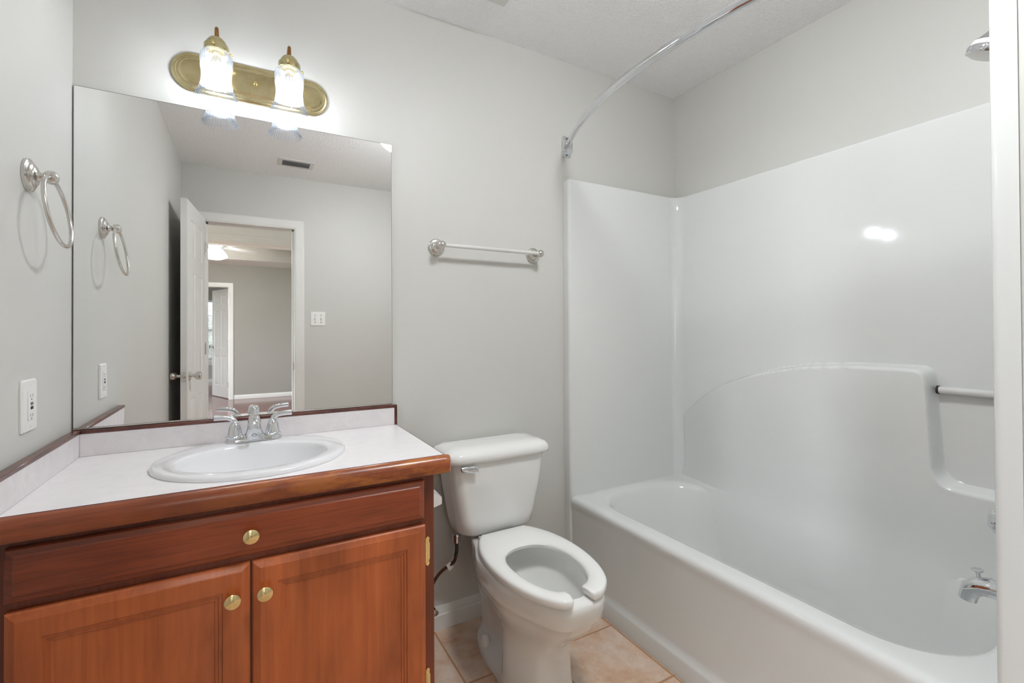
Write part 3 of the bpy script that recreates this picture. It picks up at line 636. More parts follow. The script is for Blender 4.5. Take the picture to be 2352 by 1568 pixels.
# ================================================================== VANITY LIGHT
LX, LZ = 0.016, 2.004
vl = thing('vanity_light', 'brass two-lamp light bar with clear ribbed bell shades above the mirror', 'wall light', (LX, YB, LZ))
def rsx(hx, hz, y): return [(x, y, z) for x, z, _ in rrect(LX, LZ, hx, hz, hz, 0, 14, 10)]
yw = YB - 0.0005
obj('back_plate', loft(B(), [rsx(0.228, 0.061, yw), rsx(0.228, 0.061, yw - 0.006), rsx(0.222, 0.055, yw - 0.009), rsx(0.219, 0.052, yw - 0.009), rsx(0.214, 0.047, yw - 0.015), rsx(0.210, 0.043, yw - 0.015), rsx(0.204, 0.037, yw - 0.021), rsx(0.200, 0.034, yw - 0.020)], True), 'oldbrass', vl, angle=30)
obj('center_knob', lathe(B(), [(0.006, 0.019), (0.006, 0.026), (0.0045, 0.029), (0.0004, 0.030)], 16, (LX + 0.002, yw, LZ), (0, -1, 0)), 'brass', vl)
LY = 1.668
SH = [(0.0275, 0.1375), (0.0335, 0.1345), (0.0405, 0.126), (0.0425, 0.115), (0.0422, 0.10), (0.0412, 0.085), (0.0395, 0.070), (0.0385, 0.056), (0.0392, 0.044), (0.0420, 0.031), (0.0460, 0.019), (0.0505, 0.009), (0.0545, 0.002), (0.0555, 0.0)]
LZB = 1.8955
for lx in (-0.0865, 0.1135):
    arm = obj('arm', tube(B(), catmull([(lx, yw - 0.018, LZ + 0.012), (lx, yw - 0.045, LZ + 0.035), (lx, LY + 0.033, LZB + 0.205), (lx, LY + 0.010, LZB + 0.214), (lx, LY, LZB + 0.196), (lx, LY, LZB + 0.165)], 8), 0.0052, 14), 'bronze', vl, label='tarnished brass curved arm')
    cup = obj('socket_cup', lathe(B(), [(0.007, 0.178), (0.018, 0.176), (0.0245, 0.168), (0.026, 0.160), (0.0315, 0.157), (0.033, 0.154), (0.033, 0.1375), (0.0315, 0.136), (0.029, 0.139), (0.028, 0.15)], 36, (lx, LY, LZB), (0, 0, 1), True, True), 'oldbrass', vl)
    for a in (-100, 20, 140):
        bm = B()
        dx, dy = math.cos(math.radians(a)), math.sin(math.radians(a))
        tube(bm, [(lx + dx * 0.026, LY + dy * 0.026, LZB + 0.1455), (lx + dx * 0.042, LY + dy * 0.042, LZB + 0.1455)], 0.0022, 8)
        lathe(bm, [(0.0042, 0), (0.0042, 0.004)], 10, (lx + dx * 0.041, LY + dy * 0.041, LZB + 0.1455), (dx, dy, 0))
        obj('thumb_screw', bm, 'brass', cup)
    # ribbed bell shade, two walls
    sh = B(); NS = 216; rg = []
    for (r, h) in SH:
        amp = 0.0011
        if 0.062 < h < 0.13: amp = 0.0012 * (1 if math.sin(h * 620) > -0.2 else 0.35)
        rg.append([(lx + (r + amp * math.cos(36 * 2 * PI * k / NS)) * math.cos(2 * PI * k / NS), LY + (r + amp * math.cos(36 * 2 * PI * k / NS)) * math.sin(2 * PI * k / NS), LZB + h) for k in range(NS)])
    for (r, h) in reversed(SH):
        rg.append([(lx + (r - 0.0028) * math.cos(2 * PI * k / NS), LY + (r - 0.0028) * math.sin(2 * PI * k / NS), LZB + h + (0.0006 if h < 0.001 else 0)) for k in range(NS)])
    loft(sh, rg, True, False, False)
    obj('glass_shade', sh, 'glass', vl, angle=60, label='clear ribbed glass bell shade')
    obj('bulb', lathe(B(), [(0.0135, 0.0915), (0.0165, 0.089), (0.022, 0.082), (0.027, 0.071), (0.029, 0.059), (0.0265, 0.047), (0.019, 0.038), (0.010, 0.0335), (0.0005, 0.032)], 28, (lx, LY, LZB), (0, 0, 1)), 'bulb', vl, label='glowing round bulb')
    obj('bulb_base', lathe(B(), [(0.0128, 0.137), (0.0128, 0.112), (0.0145, 0.110), (0.0145, 0.096), (0.0138, 0.0918)], 24, (lx, LY, LZB), (0, 0, 1)), 'oldbrass', vl)

# ================================================================== CEILING LIGHT AND VENTS
GX, GY, GR = 0.86, 0.57, 0.14
cl = thing('ceiling_light', 'glowing round ceiling light, its edge showing in the top corner of the mirror', 'ceiling light', (GX, GY, H))
obj('rim', lathe(B(), [(GR - 0.02, 0.0005), (GR - 0.004, 0.004), (GR + 0.008, 0.010), (GR + 0.010, 0.020), (GR + 0.004, 0.026), (GR - 0.006, 0.026)], 56, (GX, GY, H), (0, 0, -1)), 'ventgrey', cl)
obj('glass_dome', lathe(B(), [(max(0.0006, GR * math.cos(PI / 2 * k / 14)), 0.022 + 0.078 * math.sin(PI / 2 * k / 14)) for k in range(15)], 56, (GX, GY, H), (0, 0, -1)), 'dome', cl, label='glowing white glass dome')
def vent(name, label, cat, x0, x1, y0, y1, m, n):
    t = thing(name, label, cat, ((x0 + x1) / 2, (y0 + y1) / 2, H))
    bm = B(); z = H - 0.0005
    def rc(i, dz): return [(x0 + i, y0 + i, z - dz), (x1 - i, y0 + i, z - dz), (x1 - i, y1 - i, z - dz), (x0 + i, y1 - i, z - dz)]
    loft(bm, [rc(0, 0), rc(0.004, 0.004), (rc(m, 0.007)), rc(m, 0.0005)], True, False, False)
    obj('frame', bm, 'ventgrey', t, angle=20)
    obj('duct', box(B(), (x0 + m, y0 + m, z - 0.0015), (x1 - m, y1 - m, z - 0.0005)), 'duct', t, label='thin sheet coloured dark like the shade inside the duct')  # flat sheet; the shade of the duct is put into its colour
    bm = B()
    for k in range(n):
        y = y0 + m + (y1 - y0 - 2 * m) * (k + 0.5) / n
        loft(bm, [[(x, y - 0.010, z - 0.004), (x, y + 0.008, z - 0.011), (x, y + 0.008, z - 0.0122), (x, y - 0.010, z - 0.0052)] for x in (x0 + m, x1 - m)], True)
    obj('louvers', bm, 'ventgrey', t, smooth=False)
    return t
vent('ceiling_register', 'white ceiling air register with grey slot above the doorway, seen in the mirror', 'vent', 0.181, 0.428, -0.372, -0.195, 0.03, 4)
vent('exhaust_grille', 'white ceiling exhaust grille over the toilet, cut by the photo edge', 'vent', 0.60, 0.862, 1.32, 1.585, 0.016, 10)

# ================================================================== TOWEL RING
tr = thing('towel_ring', 'satin nickel towel ring on the wall beside the mirror', 'towel ring', (XL, 1.466, 1.543))
RB = [(0.037, 0.0005), (0.037, 0.006), (0.034, 0.008), (0.029, 0.009), (0.028, 0.012), (0.023, 0.0135), (0.021, 0.0165), (0.012, 0.019), (0.009, 0.024), (0.009, 0.029), (0.012, 0.032)]
bm = lathe(B(), RB, 36, (XL, 1.466, 1.543), (1, 0, 0))
lathe(bm, [(0.008, 0.028), (0.0125, 0.031), (0.0155, 0.036), (0.016, 0.043), (0.013, 0.050), (0.006, 0.0535), (0.0005, 0.054)], 28, (XL, 1.466, 1.543), (1, 0, 0))
obj('post', bm, 'nickel', tr)
rt = Vector((XL + 0.041, 1.464, 1.541)); rb = Vector((XL + 0.065, 1.466, 1.386))
obj('ring', ring_torus(B(), (rt + rb) / 2, (0, 1, 0), rb - rt, (rb - rt).length / 2, 0.0045, 64, 14), 'nickel', tr)

# towel bar
tb = thing('towel_bar', 'nickel towel bar mounted on the wall above the toilet', 'towel bar', (0.88, YB, 1.518))
for x in (0.652, 1.106):
    bm = lathe(B(), [(0.0335, 0.0005), (0.0335, 0.006), (0.031, 0.009), (0.026, 0.010), (0.025, 0.014), (0.020, 0.016), (0.018, 0.020), (0.010, 0.024), (0.0085, 0.034), (0.010, 0.048), (0.0145, 0.054), (0.0165, 0.063), (0.0145, 0.072), (0.007, 0.078), (0.0005, 0.079)], 36, (x, YB, 1.518), (0, -1, 0))
    obj('post', bm, 'nickel', tb)
obj('rail', tube(B(), [(0.652, YB - 0.063, 1.518), (1.106, YB - 0.063, 1.518)], 0.008, 20), 'acryl', tb, label='pale bar between the posts')

# ================================================================== OUTLET AND SWITCH
ot = thing('wall_outlet', 'white outlet with test and reset buttons on the wall below the towel ring', 'outlet', (XL, 1.465, 1.019))
x0 = XL + 0.0003
bm = B(); loft(bm, [[(x0 + d, y, z) for y, z, _ in rrect(1.465, 1.019, 0.0395 - i, 0.059 - i, 0.004, 0, 5, 3)] for i, d in ((0, 0), (0, 0.003), (0.003, 0.0065))], True)
obj('cover_plate', bm, 'plastic', ot, angle=30)
rcp = obj('receptacle', box(B(), (x0 + 0.006, 1.465 - 0.0165, 1.019 - 0.033), (x0 + 0.0085, 1.465 + 0.0165, 1.019 + 0.033), 0.0008, 1), 'plastic', ot)
for s in (-1, 1):
    bm = B()
    for y in (-0.006, 0.006): box(bm, (x0 + 0.0084, 1.465 + y - 0.0008, 1.019 + s * 0.022 - 0.0035), (x0 + 0.0088, 1.465 + y + 0.0008, 1.019 + s * 0.022 + 0.0035))
    lathe(bm, [(0.0022, 0.0084), (0.0022, 0.0088)], 12, (x0, 1.465, 1.019 + s * 0.022 - 0.008), (1, 0, 0))
    obj('socket_slots', bm, 'grey', rcp, smooth=False)
obj('test_button', box(B(), (x0 + 0.0084, 1.4595, 1.020), (x0 + 0.0100, 1.4705, 1.0265), 0.0004, 1), 'grey', rcp, label='grey test button')
obj('reset_button', box(B(), (x0 + 0.0084, 1.4595, 1.0105), (x0 + 0.0100, 1.4705, 1.017), 0.0004, 1), 'dark', rcp, label='dark reset button')
for z in (-0.048, 0.048): obj('screw', lathe(B(), [(0.0028, 0.0062), (0.0024, 0.0074)], 12, (x0, 1.465, 1.019 + z), (1, 0, 0)), 'plastic', ot)

sw = thing('light_switch', 'white double light switch beside the doorway, seen in the mirror', 'switch', (0.4995, YF, 1.29))
y0 = YF + 0.0003
bm = B(); loft(bm, [[(x, y0 + d, z) for x, z, _ in rrect(0.4995, 1.29, 0.0575 - i, 0.0575 - i, 0.004, 0, 5, 3)] for i, d in ((0, 0), (0, 0.003), (0.003, 0.0065))], True)
obj('cover_plate', bm, 'plastic', sw, angle=30)
for x in (0.4765, 0.5225):
    obj('toggle_slot', box(B(), (x - 0.006, y0 + 0.006, 1.278), (x + 0.006, y0 + 0.0072, 1.302)), 'ventgrey', sw)
    bm = box(B(), (x - 0.004, y0 + 0.0065, 1.286), (x + 0.004, y0 + 0.017, 1.300), 0.001, 1); obj('toggle', bm, 'plastic', sw)
    for z in (1.26, 1.32): obj('screw', lathe(B(), [(0.0035, 0.0062), (0.003, 0.0076)], 12, (x, y0, z), (0, 1, 0)), 'dark', sw, label='dark screw head')

# ================================================================== TOILET
TO = Vector((0.838, 1.772, 0)); TA = math.radians(0.0)
Rt = Vector((math.cos(TA), -math.sin(TA), 0)); Fw = Vector((-math.sin(TA), -math.cos(TA), 0))
def W(u, v, z): return TO + Rt * u + Fw * v + Vector((0, 0, z))
toi = thing('toilet', 'white toilet with open-front seat between the vanity and the bathtub', 'toilet', TO + Fw * 0.38)
def interp(P, v):
    P = sorted(P)
    if v <= P[0][0]: return P[0][1]
    for (a, x), (b, y) in zip(P, P[1:]):
        if v <= b:
            t = (v - a) / (b - a); t = t * t * (3 - 2 * t); return x + (y - x) * t
    return P[-1][1]
def bring(z, vb, vf, prof, e=0.55, n=72):
    vc, hl = (vb + vf) / 2, (vf - vb) / 2; out = []
    for k in range(n):
        a = 2 * PI * k / n
        v = vc - hl * math.cos(a); s = math.sin(a)
        u = interp(prof, v) * (abs(s) ** e) * (1 if s >= 0 else -1)
        out.append(W(u, v, z))
    return out
lv = [
 (0.000, .10, .555, [(.10, .108), (.25, .112), (.33, .108), (.42, .120), (.55, .118)], .42),
 (0.022, .10, .555, [(.10, .108), (.25, .112), (.33, .106), (.42, .120), (.55, .117)], .42),
 (0.030, .103, .553, [(.10, .103), (.25, .104), (.31, .092), (.41, .118), (.55, .116)], .42),
 (0.034, .10, .552, [(.10, .094), (.25, .090), (.31, .080), (.405, .117), (.55, .115)], .42),
 (0.040, .092, .551, [(.10, .076), (.24, .062), (.31, .060), (.40, .116), (.55, .113)], .42),
 (0.065, .088, .550, [(.10, .070), (.24, .055), (.31, .055), (.40, .114), (.55, .110)], .42),
 (0.105, .08, .550, [(.08, .070), (.24, .054), (.31, .053), (.40, .112), (.55, .107)], .42),
 (0.150, .07, .552, [(.06, .075), (.22, .060), (.31, .056), (.40, .110), (.55, .104)], .44),
 (0.195, .05, .570, [(.05, .085), (.20, .080), (.31, .078), (.41, .113), (.56, .106)], .47),
 (0.235, .035, .610, [(.03, .092), (.18, .098), (.32, .108), (.44, .128), (.60, .112)], .50),
 (0.268, .03, .650, [(.03, .098), (.18, .114), (.32, .138), (.46, .150), (.62, .124)], .52),
 (0.303, .03, .682, [(.03, .102), (.18, .125), (.32, .156), (.46, .165), (.64, .136)], .53),
 (0.330, .03, .702, [(.03, .106), (.18, .132), (.32, .166), (.46, .173), (.66, .145)], .54),
 (0.337, .028, .709, [(.03, .108), (.18, .134), (.32, .170), (.46, .178), (.66, .150)], .54),
 (0.378, .025, .715, [(.03, .110), (.18, .136), (.32, .172), (.46, .181), (.66, .153)], .54),
 (0.394, .025, .715, [(.03, .110), (.18, .136), (.32, .172), (.46, .181), (.66, .153)], .54),
 (0.402, .030, .708, [(.03, .106), (.18, .132), (.32, .167), (.46, .175), (.66, .148)], .54)]
lv = [(z, vb, vf - 0.006 * (z > .2), [(v, u * (0.935 if z > .25 else 0.97)) for v, u in pr_], e) for z, vb, vf, pr_, e in lv]
rings = [bring(*q) for q in lv]
def hole(z, f, dv=0.0, hl=.205, hw=.118):
    return [W(hw * f * math.sin(2 * PI * k / 72), .465 + dv - hl * f * math.cos(2 * PI * k / 72), z) for k in range(72)]
rings += [hole(0.402, 1.0), hole(0.394, 1.03), hole(0.36, 1.06), hole(0.335, 1.0), hole(0.325, .93), hole(0.26, .74, .01), hole(0.21, .5, .02), hole(0.185, .3, .02), hole(0.18, .1, .02)]
obj('bowl', loft(B(), rings, True, True, True), 'porc', toi, angle=75)
obj('water', lathe(B(), [(0.06, 0.0), (0.06, 0.001)], 32, W(0, .485, 0.208), (0, 0, 1), scale=(1, 1.3)), pmat('toilet_water', S(206, 210, 208), 0.02, col2=S(204, 208, 206)), toi, label='still water in the bowl')
# open-front seat
OUT = [(.040, .712), (.073, .703), (.114, .660), (.147, .584), (.164, .488), (.164, .392), (.147, .302), (.112, .224), (.090, .1965), (.082, .1945), (0.0, .194)]
INN = [(.034, .650), (.058, .638), (.085, .600), (.103, .540), (.108, .475), (.103, .425), (.086, .382), (.062, .355), (.036, .342), (.015, .338), (0.0, .337)]
oc, ic = catmull(OUT, 5), catmull(INN, 5)
oc = oc + [(-u, v) for u, v in reversed(oc[:-1])]; ic = ic + [(-u, v) for u, v in reversed(ic[:-1])]
def gap(u, v):
    t = min(1, max(0, (v - .58) / .12)); t = t * t * (3 - 2 * t)
    return (u - 0.013 * t * max(0.0, 1 - max(0.0, abs(u) - .045) / .07), v)
oc = [gap(*q) for q in oc]; ic = [gap(*q) for q in ic]
rows = []
zb, zt_ = 0.4075, 0.4305
for (ou, ov), (iu, iv) in zip(oc, ic):
    def L(q, z): return W(ou + (iu - ou) * q, ov + (iv - ov) * q, z)
    rows.append([L(0.02, zb), L(-0.0, zb + 0.006), L(0.0, zt_ - 0.008), L(0.04, zt_ - 0.003), L(0.13, zt_), L(0.5, zt_ + 0.001), L(0.82, zt_ - 0.002), L(0.95, zt_ - 0.006), L(1.0, zt_ - 0.012), L(0.98, zb), L(0.5, zb)])
# round the two front tips
def tip(row, d):
    c = sum(row, Vector()) / len(row); return [c + (p - c) * 0.72 + d for p in row]
rows = [tip(rows[0], -Rt * 0.007)] + rows + [tip(rows[-1], Rt * 0.007)]
seat = obj('seat', loft(B(), rows, True, True, True), 'seat', toi, angle=50)
for s in (-1, 1): obj('seat_hinge', tube(B(), [W(s * .075 - .018, .186, .405), W(s * .075 + .018, .186, .405)], 0.012, 14), 'seat', seat)
# tank
def tring(z, hu, v0, v1, r, bow=0.0):
    pts = rrect(0, 0, hu, (v1 - v0) / 2, r, z, 10, 8); out = []
    for x, y, _ in pts:
        v = (v0 + v1) / 2 - y
        if y < 0: v += bow * (1 - (x / hu) ** 2)
        out.append(W(x, v, z))
    return out
tank = obj('tank', loft(B(), [tring(.4065, .115, .045, .150, .05, .004), tring(.412, .140, .030, .166, .05, .006), tring(.428, .158, .022, .178, .048, .008), tring(.47, .168, .02, .184, .045, .010), tring(.58, .186, .016, .192, .042, .012), tring(.69, .201, .014, .197, .040, .013), tring(.697, .201, .014, .197, .040, .013)], True), 'porc', toi, angle=50)
obj('tank_lid', loft(B(), [tring(.6965, .212, .010, .200, .04, .014), tring(.700, .223, .004, .208, .046, .015), tring(.712, .226, .002, .210, .048, .016), tring(.726, .223, .004, .208, .047, .016), tring(.738, .213, .010, .198, .045, .015), tring(.746, .190, .026, .180, .04, .012), tring(.749, .15, .055, .15, .03, .006)], True), 'porc', tank, angle=60)
bm = B(); lathe(bm, [(0.011, 0.0), (0.012, 0.004), (0.009, 0.008), (0.006, 0.012)], 20, W(-.163, .205, .682), Fw)
rings = []
for q, hw, hz in ((-.012, .004, .006), (0, .006, .010), (.018, .006, .0115), (.036, .0065, .0145), (.046, .006, .014), (.051, .003, .009)):
    cpt = W(-.163 + q, .219 + .004 * max(q, 0) / .05, .684 - .12 * q)
    rings.append([cpt + Fw * (hw * math.cos(2 * PI * k / 20)) + Vector((0, 0, 1)) * (hz * math.sin(2 * PI * k / 20)) for k in range(20)])
loft(bm, rings, True, True, True)
obj('flush_lever', bm, 'chrome', tank, label='chrome flush lever')
for s in (-1, 1):
    obj('bolt_cap', lathe(B(), [(0.0165, 0.0), (0.0155, 0.024), (0.012, 0.032), (0.006, 0.035), (0.0005, 0.0355)], 24, W(s * .084, .215, .0325), (0, 0, 1)), 'plastic', toi)

# supply line
sl = thing('water_supply_line', 'brown and braided water hose under the toilet tank beside the vanity', 'hose', (0.61, YB, 0.118))
obj('valve', lathe(B(), [(0.024, 0.015), (0.022, 0.020), (0.010, 0.024), (0.008, 0.05), (0.012, 0.052), (0.012, 0.068)], 24, (0.608, YB, 0.118), (0, -1, 0)), 'bronze', sl)
obj('valve_handle', lathe(B(), [(0.004, 0.0), (0.006, 0.012), (0.015, 0.016), (0.015, 0.024), (0.006, 0.028)], 20, (0.608, YB - 0.066, 0.118), (0, -1, 0), scale=(1, 0.75)), 'nickel', sl)
obj('hose', tube(B(), catmull([(0.608, YB - 0.058, 0.128), (0.600, YB - 0.058, 0.165), (0.606, YB - 0.060, 0.205), (0.632, YB - 0.066, 0.248), (0.665, YB - 0.075, 0.275), (0.688, YB - 0.085, 0.292), (0.695, YB - 0.090, 0.318)], 6), 0.0062, 14), 'hose', sl, label='brown hose')
obj('braided_end', tube(B(), [(0.694, YB - 0.088, 0.312), (0.697, YB - 0.092, 0.340), (0.697, YB - 0.093, 0.372)], 0.0072, 14), 'braid', sl)
bm = B(); lathe(bm, [(0.010, 0.366), (0.0165, 0.370), (0.0175, 0.395), (0.014, 0.4015)], 12, (0.697, YB - 0.093, 0), (0, 0, 1))
obj('coupling_nut', bm, 'chrome', sl)
bm = B(); box(bm, (-0.010, -0.001, -0.014), (0.010, 0.001, 0.014)); bmesh.ops.transform(bm, matrix=Matrix.Translation((0.672, YB - 0.083, 0.277)) @ Matrix.Rotation(math.radians(-28), 4, 'Y'), verts=bm.verts)
obj('tag', bm, 'plastic', sl, label='small white paper tag')

# toilet paper holder on the cabinet side
th = thing('paper_holder_post', 'small white bracket on the vanity side beside the toilet tank', 'holder', (0.4575, 1.37, 0.665))
bm = B(); loft(bm, [[(x, 1.37 + a, 0.667 + b) for a, b in ((-0.030 * k, -0.030 * k), (0.030 * k, -0.030 * k), (0.030 * k, 0.030 * k), (-0.030 * k, 0.030 * k))] for x, k in ((0.4566, 1), (0.462, 1), (0.466, 0.8))], True)
obj('mount', bm, 'porc', th)
obj('post', loft(B(), [[(x, 1.345, z0), (x, 1.40, z0), (x, 1.40, z1), (x, 1.345, z1 - 0.004)] for x, z0, z1 in ((0.463, 0.648, 0.712), (0.480, 0.652, 0.700), (0.500, 0.657, 0.690), (0.508, 0.660, 0.684))], True), 'porc', th, angle=30)

# ================================================================== BATHTUB / SHOWER UNIT
UX0, UX1, UY0, UY1 = 1.274, 1.985, 0.342, 1.733
ub = thing('bathtub', 'white one-piece fibreglass bathtub with shower walls', 'bathtub', (1.63, 1.04, 0.0))
def rr(x0, x1, y0, y1, r, z): return rrect((x0 + x1) / 2, (y0 + y1) / 2, (x1 - x0) / 2, (y1 - y0) / 2, r, z, 14, 12)
bx0, bx1, by0, by1 = 1.350, 1.925, 0.415, 1.700
ex1, ey0, ey1 = UX1 + 0.002, UY0 - 0.002, UY1 + 0.002
TR_ = 0.424
rings = [rr(1.2705, ex1, ey0, ey1, .004, 0.0005), rr(1.2705, ex1, ey0, ey1, .004, 0.064), rr(1.273, ex1, ey0, ey1, .004, 0.072), rr(1.281, ex1, ey0, ey1, .006, 0.080), rr(1.283, ex1, ey0, ey1, .006, 0.10), rr(1.2815, ex1, ey0, ey1, .006, 0.36), rr(1.278, ex1, ey0, ey1, .006, 0.385), rr(1.275, ex1, ey0, ey1, .006, 0.400), rr(1.276, ex1, ey0, ey1, .006, 0.410), rr(1.281, ex1, ey0, ey1, .008, 0.4185), rr(1.290, ex1, ey0, ey1, .01, 0.423), rr(1.30, ex1, ey0, ey1, .012, TR_)]
for i, z in ((-0.012, TR_), (0.0, TR_ - 0.003), (0.008, TR_ - 0.012), (0.014, TR_ - 0.03), (0.035, 0.28), (0.055, 0.19), (0.072, 0.135), (0.095, 0.105), (0.13, 0.088), (0.17, 0.083)):
    rings.append(rr(bx0 + i * .8, bx1 - i * .8, by0 + i * 1.0, by1 - i * 1.9, max(.20 - i * .3, .08), z))
obj('tub', loft(B(), rings, True, False, True), 'gel', ub, angle=40)
# shower walls: U-shaped shell with rolled front flanges
def arc(cx, cy, r, a0, a1, n): return [(cx + r * math.cos(a0 + (a1 - a0) * k / n), cy + r * math.sin(a0 + (a1 - a0) * k / n)) for k in range(n + 1)]
rf, rc_ = 0.014, 0.055
path = [(UX0, YB - 0.001)] + arc(UX0 + rf, UY1 + rf, rf, PI, 1.5 * PI, 6) + arc(UX1 - rc_, UY1 - rc_, rc_, PI / 2, 0, 12) + arc(UX1 - rc_, UY0 + rc_, rc_, 0, -PI / 2, 12) + arc(UX0 + rf, UY0 - rf, rf, PI / 2, PI, 6) + [(UX0, 0.3002), (UX0 + 0.004, 0.3001)]
outp = []
for x, y in path:
    outp.append((x, y))
ST = 1.883
def offp(d):
    """path pushed towards the walls behind"""
    n = len(path); out = []
    for i, (x, y) in enumerate(path):
        a, b = path[max(i - 1, 0)], path[min(i + 1, n - 1)]
        tx, ty = b[0] - a[0], b[1] - a[1]; l = math.hypot(tx, ty)
        nx, ny = -ty / l, tx / l
        px, py = x + nx * d, y + ny * d
        out.append((min(max(px, UX0), XR - 0.0008), min(max(py, 0.3003), YB - 0.0008)))
    return out
def bow(x, z): return -0.017 * max(0.0, 1 - ((z - 1.15) / 0.73) ** 2) * min(1, max(0, (x - UX1 + rc_) / rc_))
rows = [[(x, y, 0.0) for x, y in path]] + [[(x + bow(x, z), y, z) for x, y in path] for z in [0.42 + (ST - 0.014 - 0.42) * k / 24 for k in range(25)]]
for d, dz in ((0.002, -0.007), (0.006, -0.0025), (0.012, 0.0), (0.0295, 0.0)): rows.append([(x, y, ST + dz) for x, y in offp(d)])
obj('shower_wall', loft(B(), rows, False, False, False), 'gel', ub, angle=40, recalc=True)
# moulded back panel with arched top and recess, as a relief on the long wall
def sst(a, b, x):
    t = min(1, max(0, (x - a) / (b - a))); return t * t * (3 - 2 * t)
def smin(a, b, k):
    h = max(k - abs(a - b), 0) / k; return min(a, b) - h * h * k / 4
def smax(a, b, k): return -smin(-a, -b, k)
ARC = [(0.30, 1.056), (0.66, 1.058), (0.86, 1.060), (1.05, 1.046), (1.25, 1.003), (1.40, 0.948), (1.526, 0.882), (1.62, 0.815), (1.74, 0.70)]
def arch(y):
    for (a, p), (b, q) in zip(ARC, ARC[1:]):
        if y <= b: t = (y - a) / (b - a); return p + (q - p) * t
    return ARC[-1][1]
ys = [0.344 + (1.731 - 0.344) * k / 420 for k in range(421)]; zs = [0.106 + 0.984 * k / 200 for k in range(201)]
TUBX = [(0.105, 0.095), (0.135, 0.072), (0.19, 0.055), (0.28, 0.035), (0.394, 0.014)]
PF = UX1 + 0.0012 - 0.0605
def off(z):
    # follows the basin's far side below the rim and blends into the panel face above it
    if z < 0.394:
        for (a, p), (b, q) in zip(TUBX, TUBX[1:]):
            if z <= b: return PF - (bx1 - 0.8 * (p + (q - p) * (z - a) / (b - a)) - 0.0006)
    o0 = PF - (bx1 - 0.8 * 0.014 - 0.0006)
    t = min(1, (z - 0.394) / 0.15); return o0 * (1 - t) ** 2
bm = B(); grid = []
AR = [arch(y) for y in ys]
for _ in range(6): AR = [AR[0]] + [sum(AR[max(0, i - 9):i + 10]) / len(AR[max(0, i - 9):i + 10]) for i in range(1, len(AR) - 1)] + [AR[-1]]
for y, ar in zip(ys, AR):
    row = []
    for z in zs:
        edge = 0.640 + 0.053 * (z - 0.695)
        dA = smin(y - edge, ar - z, 0.035); dB = 0.690 - z
        d = smax(dA, dB, 0.06)
        p = 0.0605 * sst(-0.002, 0.016, d) * (1 - (0.93 * sst(1.38, 1.715, y) if z > 0.43 else 0))
        row.append(bm.verts.new((UX1 + 0.0012 + bow(UX1, z) * min(1, (1.731 - y) / .05, (y - .344) / .05) - p - off(z), y, z)))
    grid.append(row)
for a, b in zip(grid, grid[1:]):
    for k in range(len(zs) - 1): bm.faces.new((a[k], a[k + 1], b[k + 1], b[k]))
obj('back_panel', bm, 'gel', ub, angle=60)
gb = obj('grab_bar', tube(B(), [(1.953, 0.652, 0.984), (1.953, 0.3435, 0.984)], 0.0115, 20), 'acryl', ub, label='clear grab bar across the recess')
obj('ferrule', lathe(B(), [(0.0135, 0.0), (0.0135, 0.006)], 20, (1.953, 0.6525, 0.984), (0, -1, 0)), 'dark', gb, label='dark end collar')

# shower head, valve knob, tub spout on the near end wall
sx = 1.645
sh = thing('showerhead', 'chrome and white shower head by the photo edge above the tub', 'shower head', (sx, 0.30, 2.0))
obj('escutcheon', lathe(B(), [(0.030, 0.0005), (0.029, 0.006), (0.012, 0.012)], 28, (sx, 0.2998, 2.005), (0, 1, 0)), 'chrome', sh)
hd = Vector((0, 0.40, -0.92)).normalized(); hc = Vector((sx, 0.432, 1.893))
obj('arm', tube(B(), catmull([(sx, 0.305, 2.005), (sx, 0.345, 2.004), (sx, 0.378, 1.990), tuple(hc - hd * 0.060)], 8), 0.008, 14), 'chrome', sh)
obj('head', lathe(B(), [(0.010, -0.072), (0.014, -0.064), (0.016, -0.052), (0.028, -0.032), (0.040, -0.017), (0.0425, -0.014)], 40, hc, hd), 'chrome', sh)
obj('collar', lathe(B(), [(0.0425, -0.0138), (0.0445, -0.006), (0.0445, -0.003), (0.042, -0.0028)], 40, hc, hd), 'plastic', sh, label='white collar band')
bm = lathe(B(), [(0.0445, -0.0026), (0.0475, 0.002), (0.0475, 0.013), (0.044, 0.0165)], 40, hc, hd)
xx, yy = frame_for(hd)
for k in range(8):
    a = 2 * PI * k / 8; dr = xx * math.cos(a) + yy * math.sin(a)
    lathe(bm, [(0.0085, -0.004), (0.0082, 0.002), (0.006, 0.0035)], 16, hc + hd * 0.0078 + dr * 0.0465, dr)
obj('selector_ring', bm, 'chrome', sh)
obj('spray_face', lathe(B(), [(0.0435, 0.0166), (0.036, 0.021), (0.020, 0.024), (0.0005, 0.025)], 72, hc, hd, flute=None), 'plastic', sh, label='white spray face')

vk = thing('shower_valve', 'round chrome shower valve knob on the wall above the tub spout', 'valve', (sx, UY0, 0.70))
obj('escutcheon', lathe(B(), [(0.078, 0.0008), (0.076, 0.006), (0.06, 0.011), (0.03, 0.014)], 48, (sx, UY0, 0.697), (0, 1, 0)), 'chrome', vk)
obj('knob', lathe(B(), [(0.020, 0.014), (0.020, 0.05), (0.028, 0.06), (0.033, 0.078), (0.030, 0.096), (0.020, 0.105), (0.0005, 0.108)], 40, (sx, UY0, 0.697), (0, 1, 0), flute=(10, 0.0012)), 'chrome', vk)

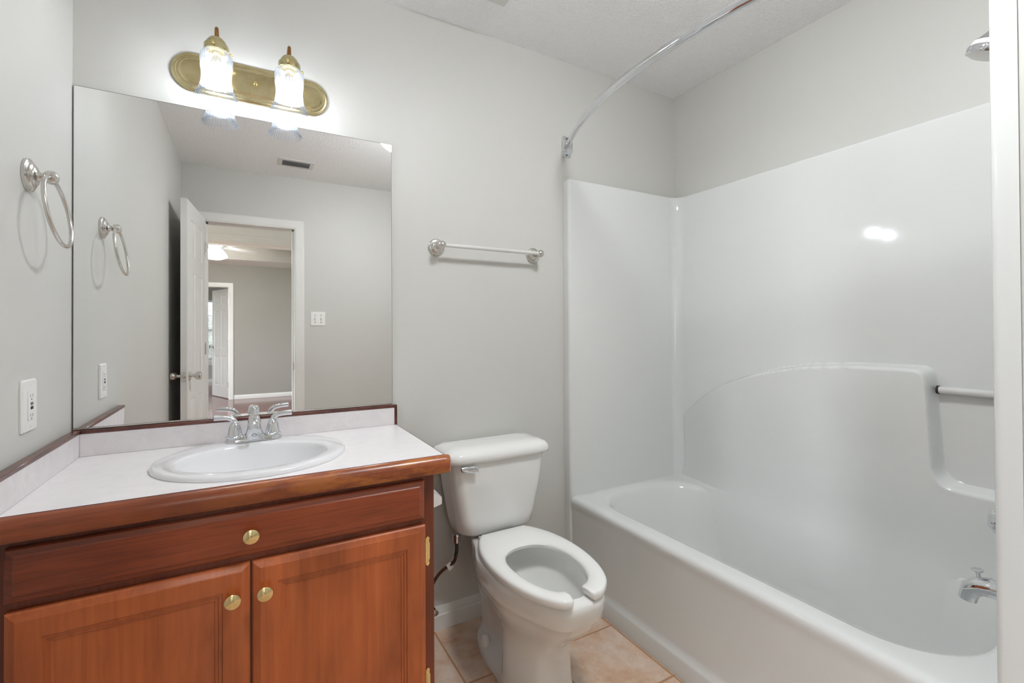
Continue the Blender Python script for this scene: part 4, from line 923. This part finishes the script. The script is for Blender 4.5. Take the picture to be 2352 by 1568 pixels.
sp = thing('tub_spout', 'chrome tub spout with pull-up diverter by the photo edge', 'spout', (sx, UY0, 0.53))
def spring(y, z, hx, hz): return [(sx + hx * math.cos(2 * PI * k / 24), y, z + hz * math.sin(2 * PI * k / 24)) for k in range(24)]
rings = [spring(UY0 + 0.0008, .525, .027, .027), spring(UY0 + .02, .525, .026, .026), spring(UY0 + .07, .524, .024, .024), spring(UY0 + .11, .521, .0235, .024)]
bm = loft(B(), rings, True, True, True)
nose = [((0.10, .523), .024), ((0.125, .517), .0235), ((0.142, .503), .0215), ((0.148, .485), .0195), ((0.150, .474), .019)]
tube(bm, [(sx, UY0 + a, b) for (a, b), _ in nose], [r for _, r in nose], 24)
so = obj('spout_body', bm, 'chrome', sp)
obj('diverter', lathe(B(), [(0.0045, -0.002), (0.0045, 0.018), (0.0125, 0.020), (0.0135, 0.023), (0.010, 0.0255), (0.0005, 0.0262)], 20, (sx, UY0 + 0.128, 0.535), (0, 0.1, 1)), 'chrome', so)

# curved shower rod
rd = thing('shower_rod', 'curved chrome shower curtain rod above the tub front', 'curtain rod', (1.294, YB, 2.041))
pts = []
for k in range(61):
    t = k / 60; y = 1.765 + (0.314 - 1.765) * t
    s = (t - 0.5) * 2
    x = 1.296 - 0.186 * (1 - abs(s) ** 2.15)
    pts.append((x, y, 2.041))
obj('rod', tube(B(), pts, 0.0125, 20), 'chrome', rd)
obj('rod_sleeve', tube(B(), pts[9:52], 0.0142, 20), 'chrome', rd)
for y, s in ((YB, -1), (0.2995, 1)):
    bm = B(); yy0 = y + s * 0.0005
    box(bm, (1.272, min(yy0, yy0 + s * 0.005), 1.992), (1.316, max(yy0, yy0 + s * 0.005), 2.088), 0.0018, 1)
    box(bm, (1.268, min(yy0, yy0 + s * 0.019), 2.012), (1.320, max(yy0, yy0 + s * 0.019), 2.064), 0.004, 2)
    br = obj('bracket', bm, 'chrome', rd, angle=30)
    for z in (2.001, 2.078): obj('screw', lathe(B(), [(0.0038, 0.0052), (0.0034, 0.0062)], 12, (1.294, yy0, z), (0, s, 0)), 'dark', br)
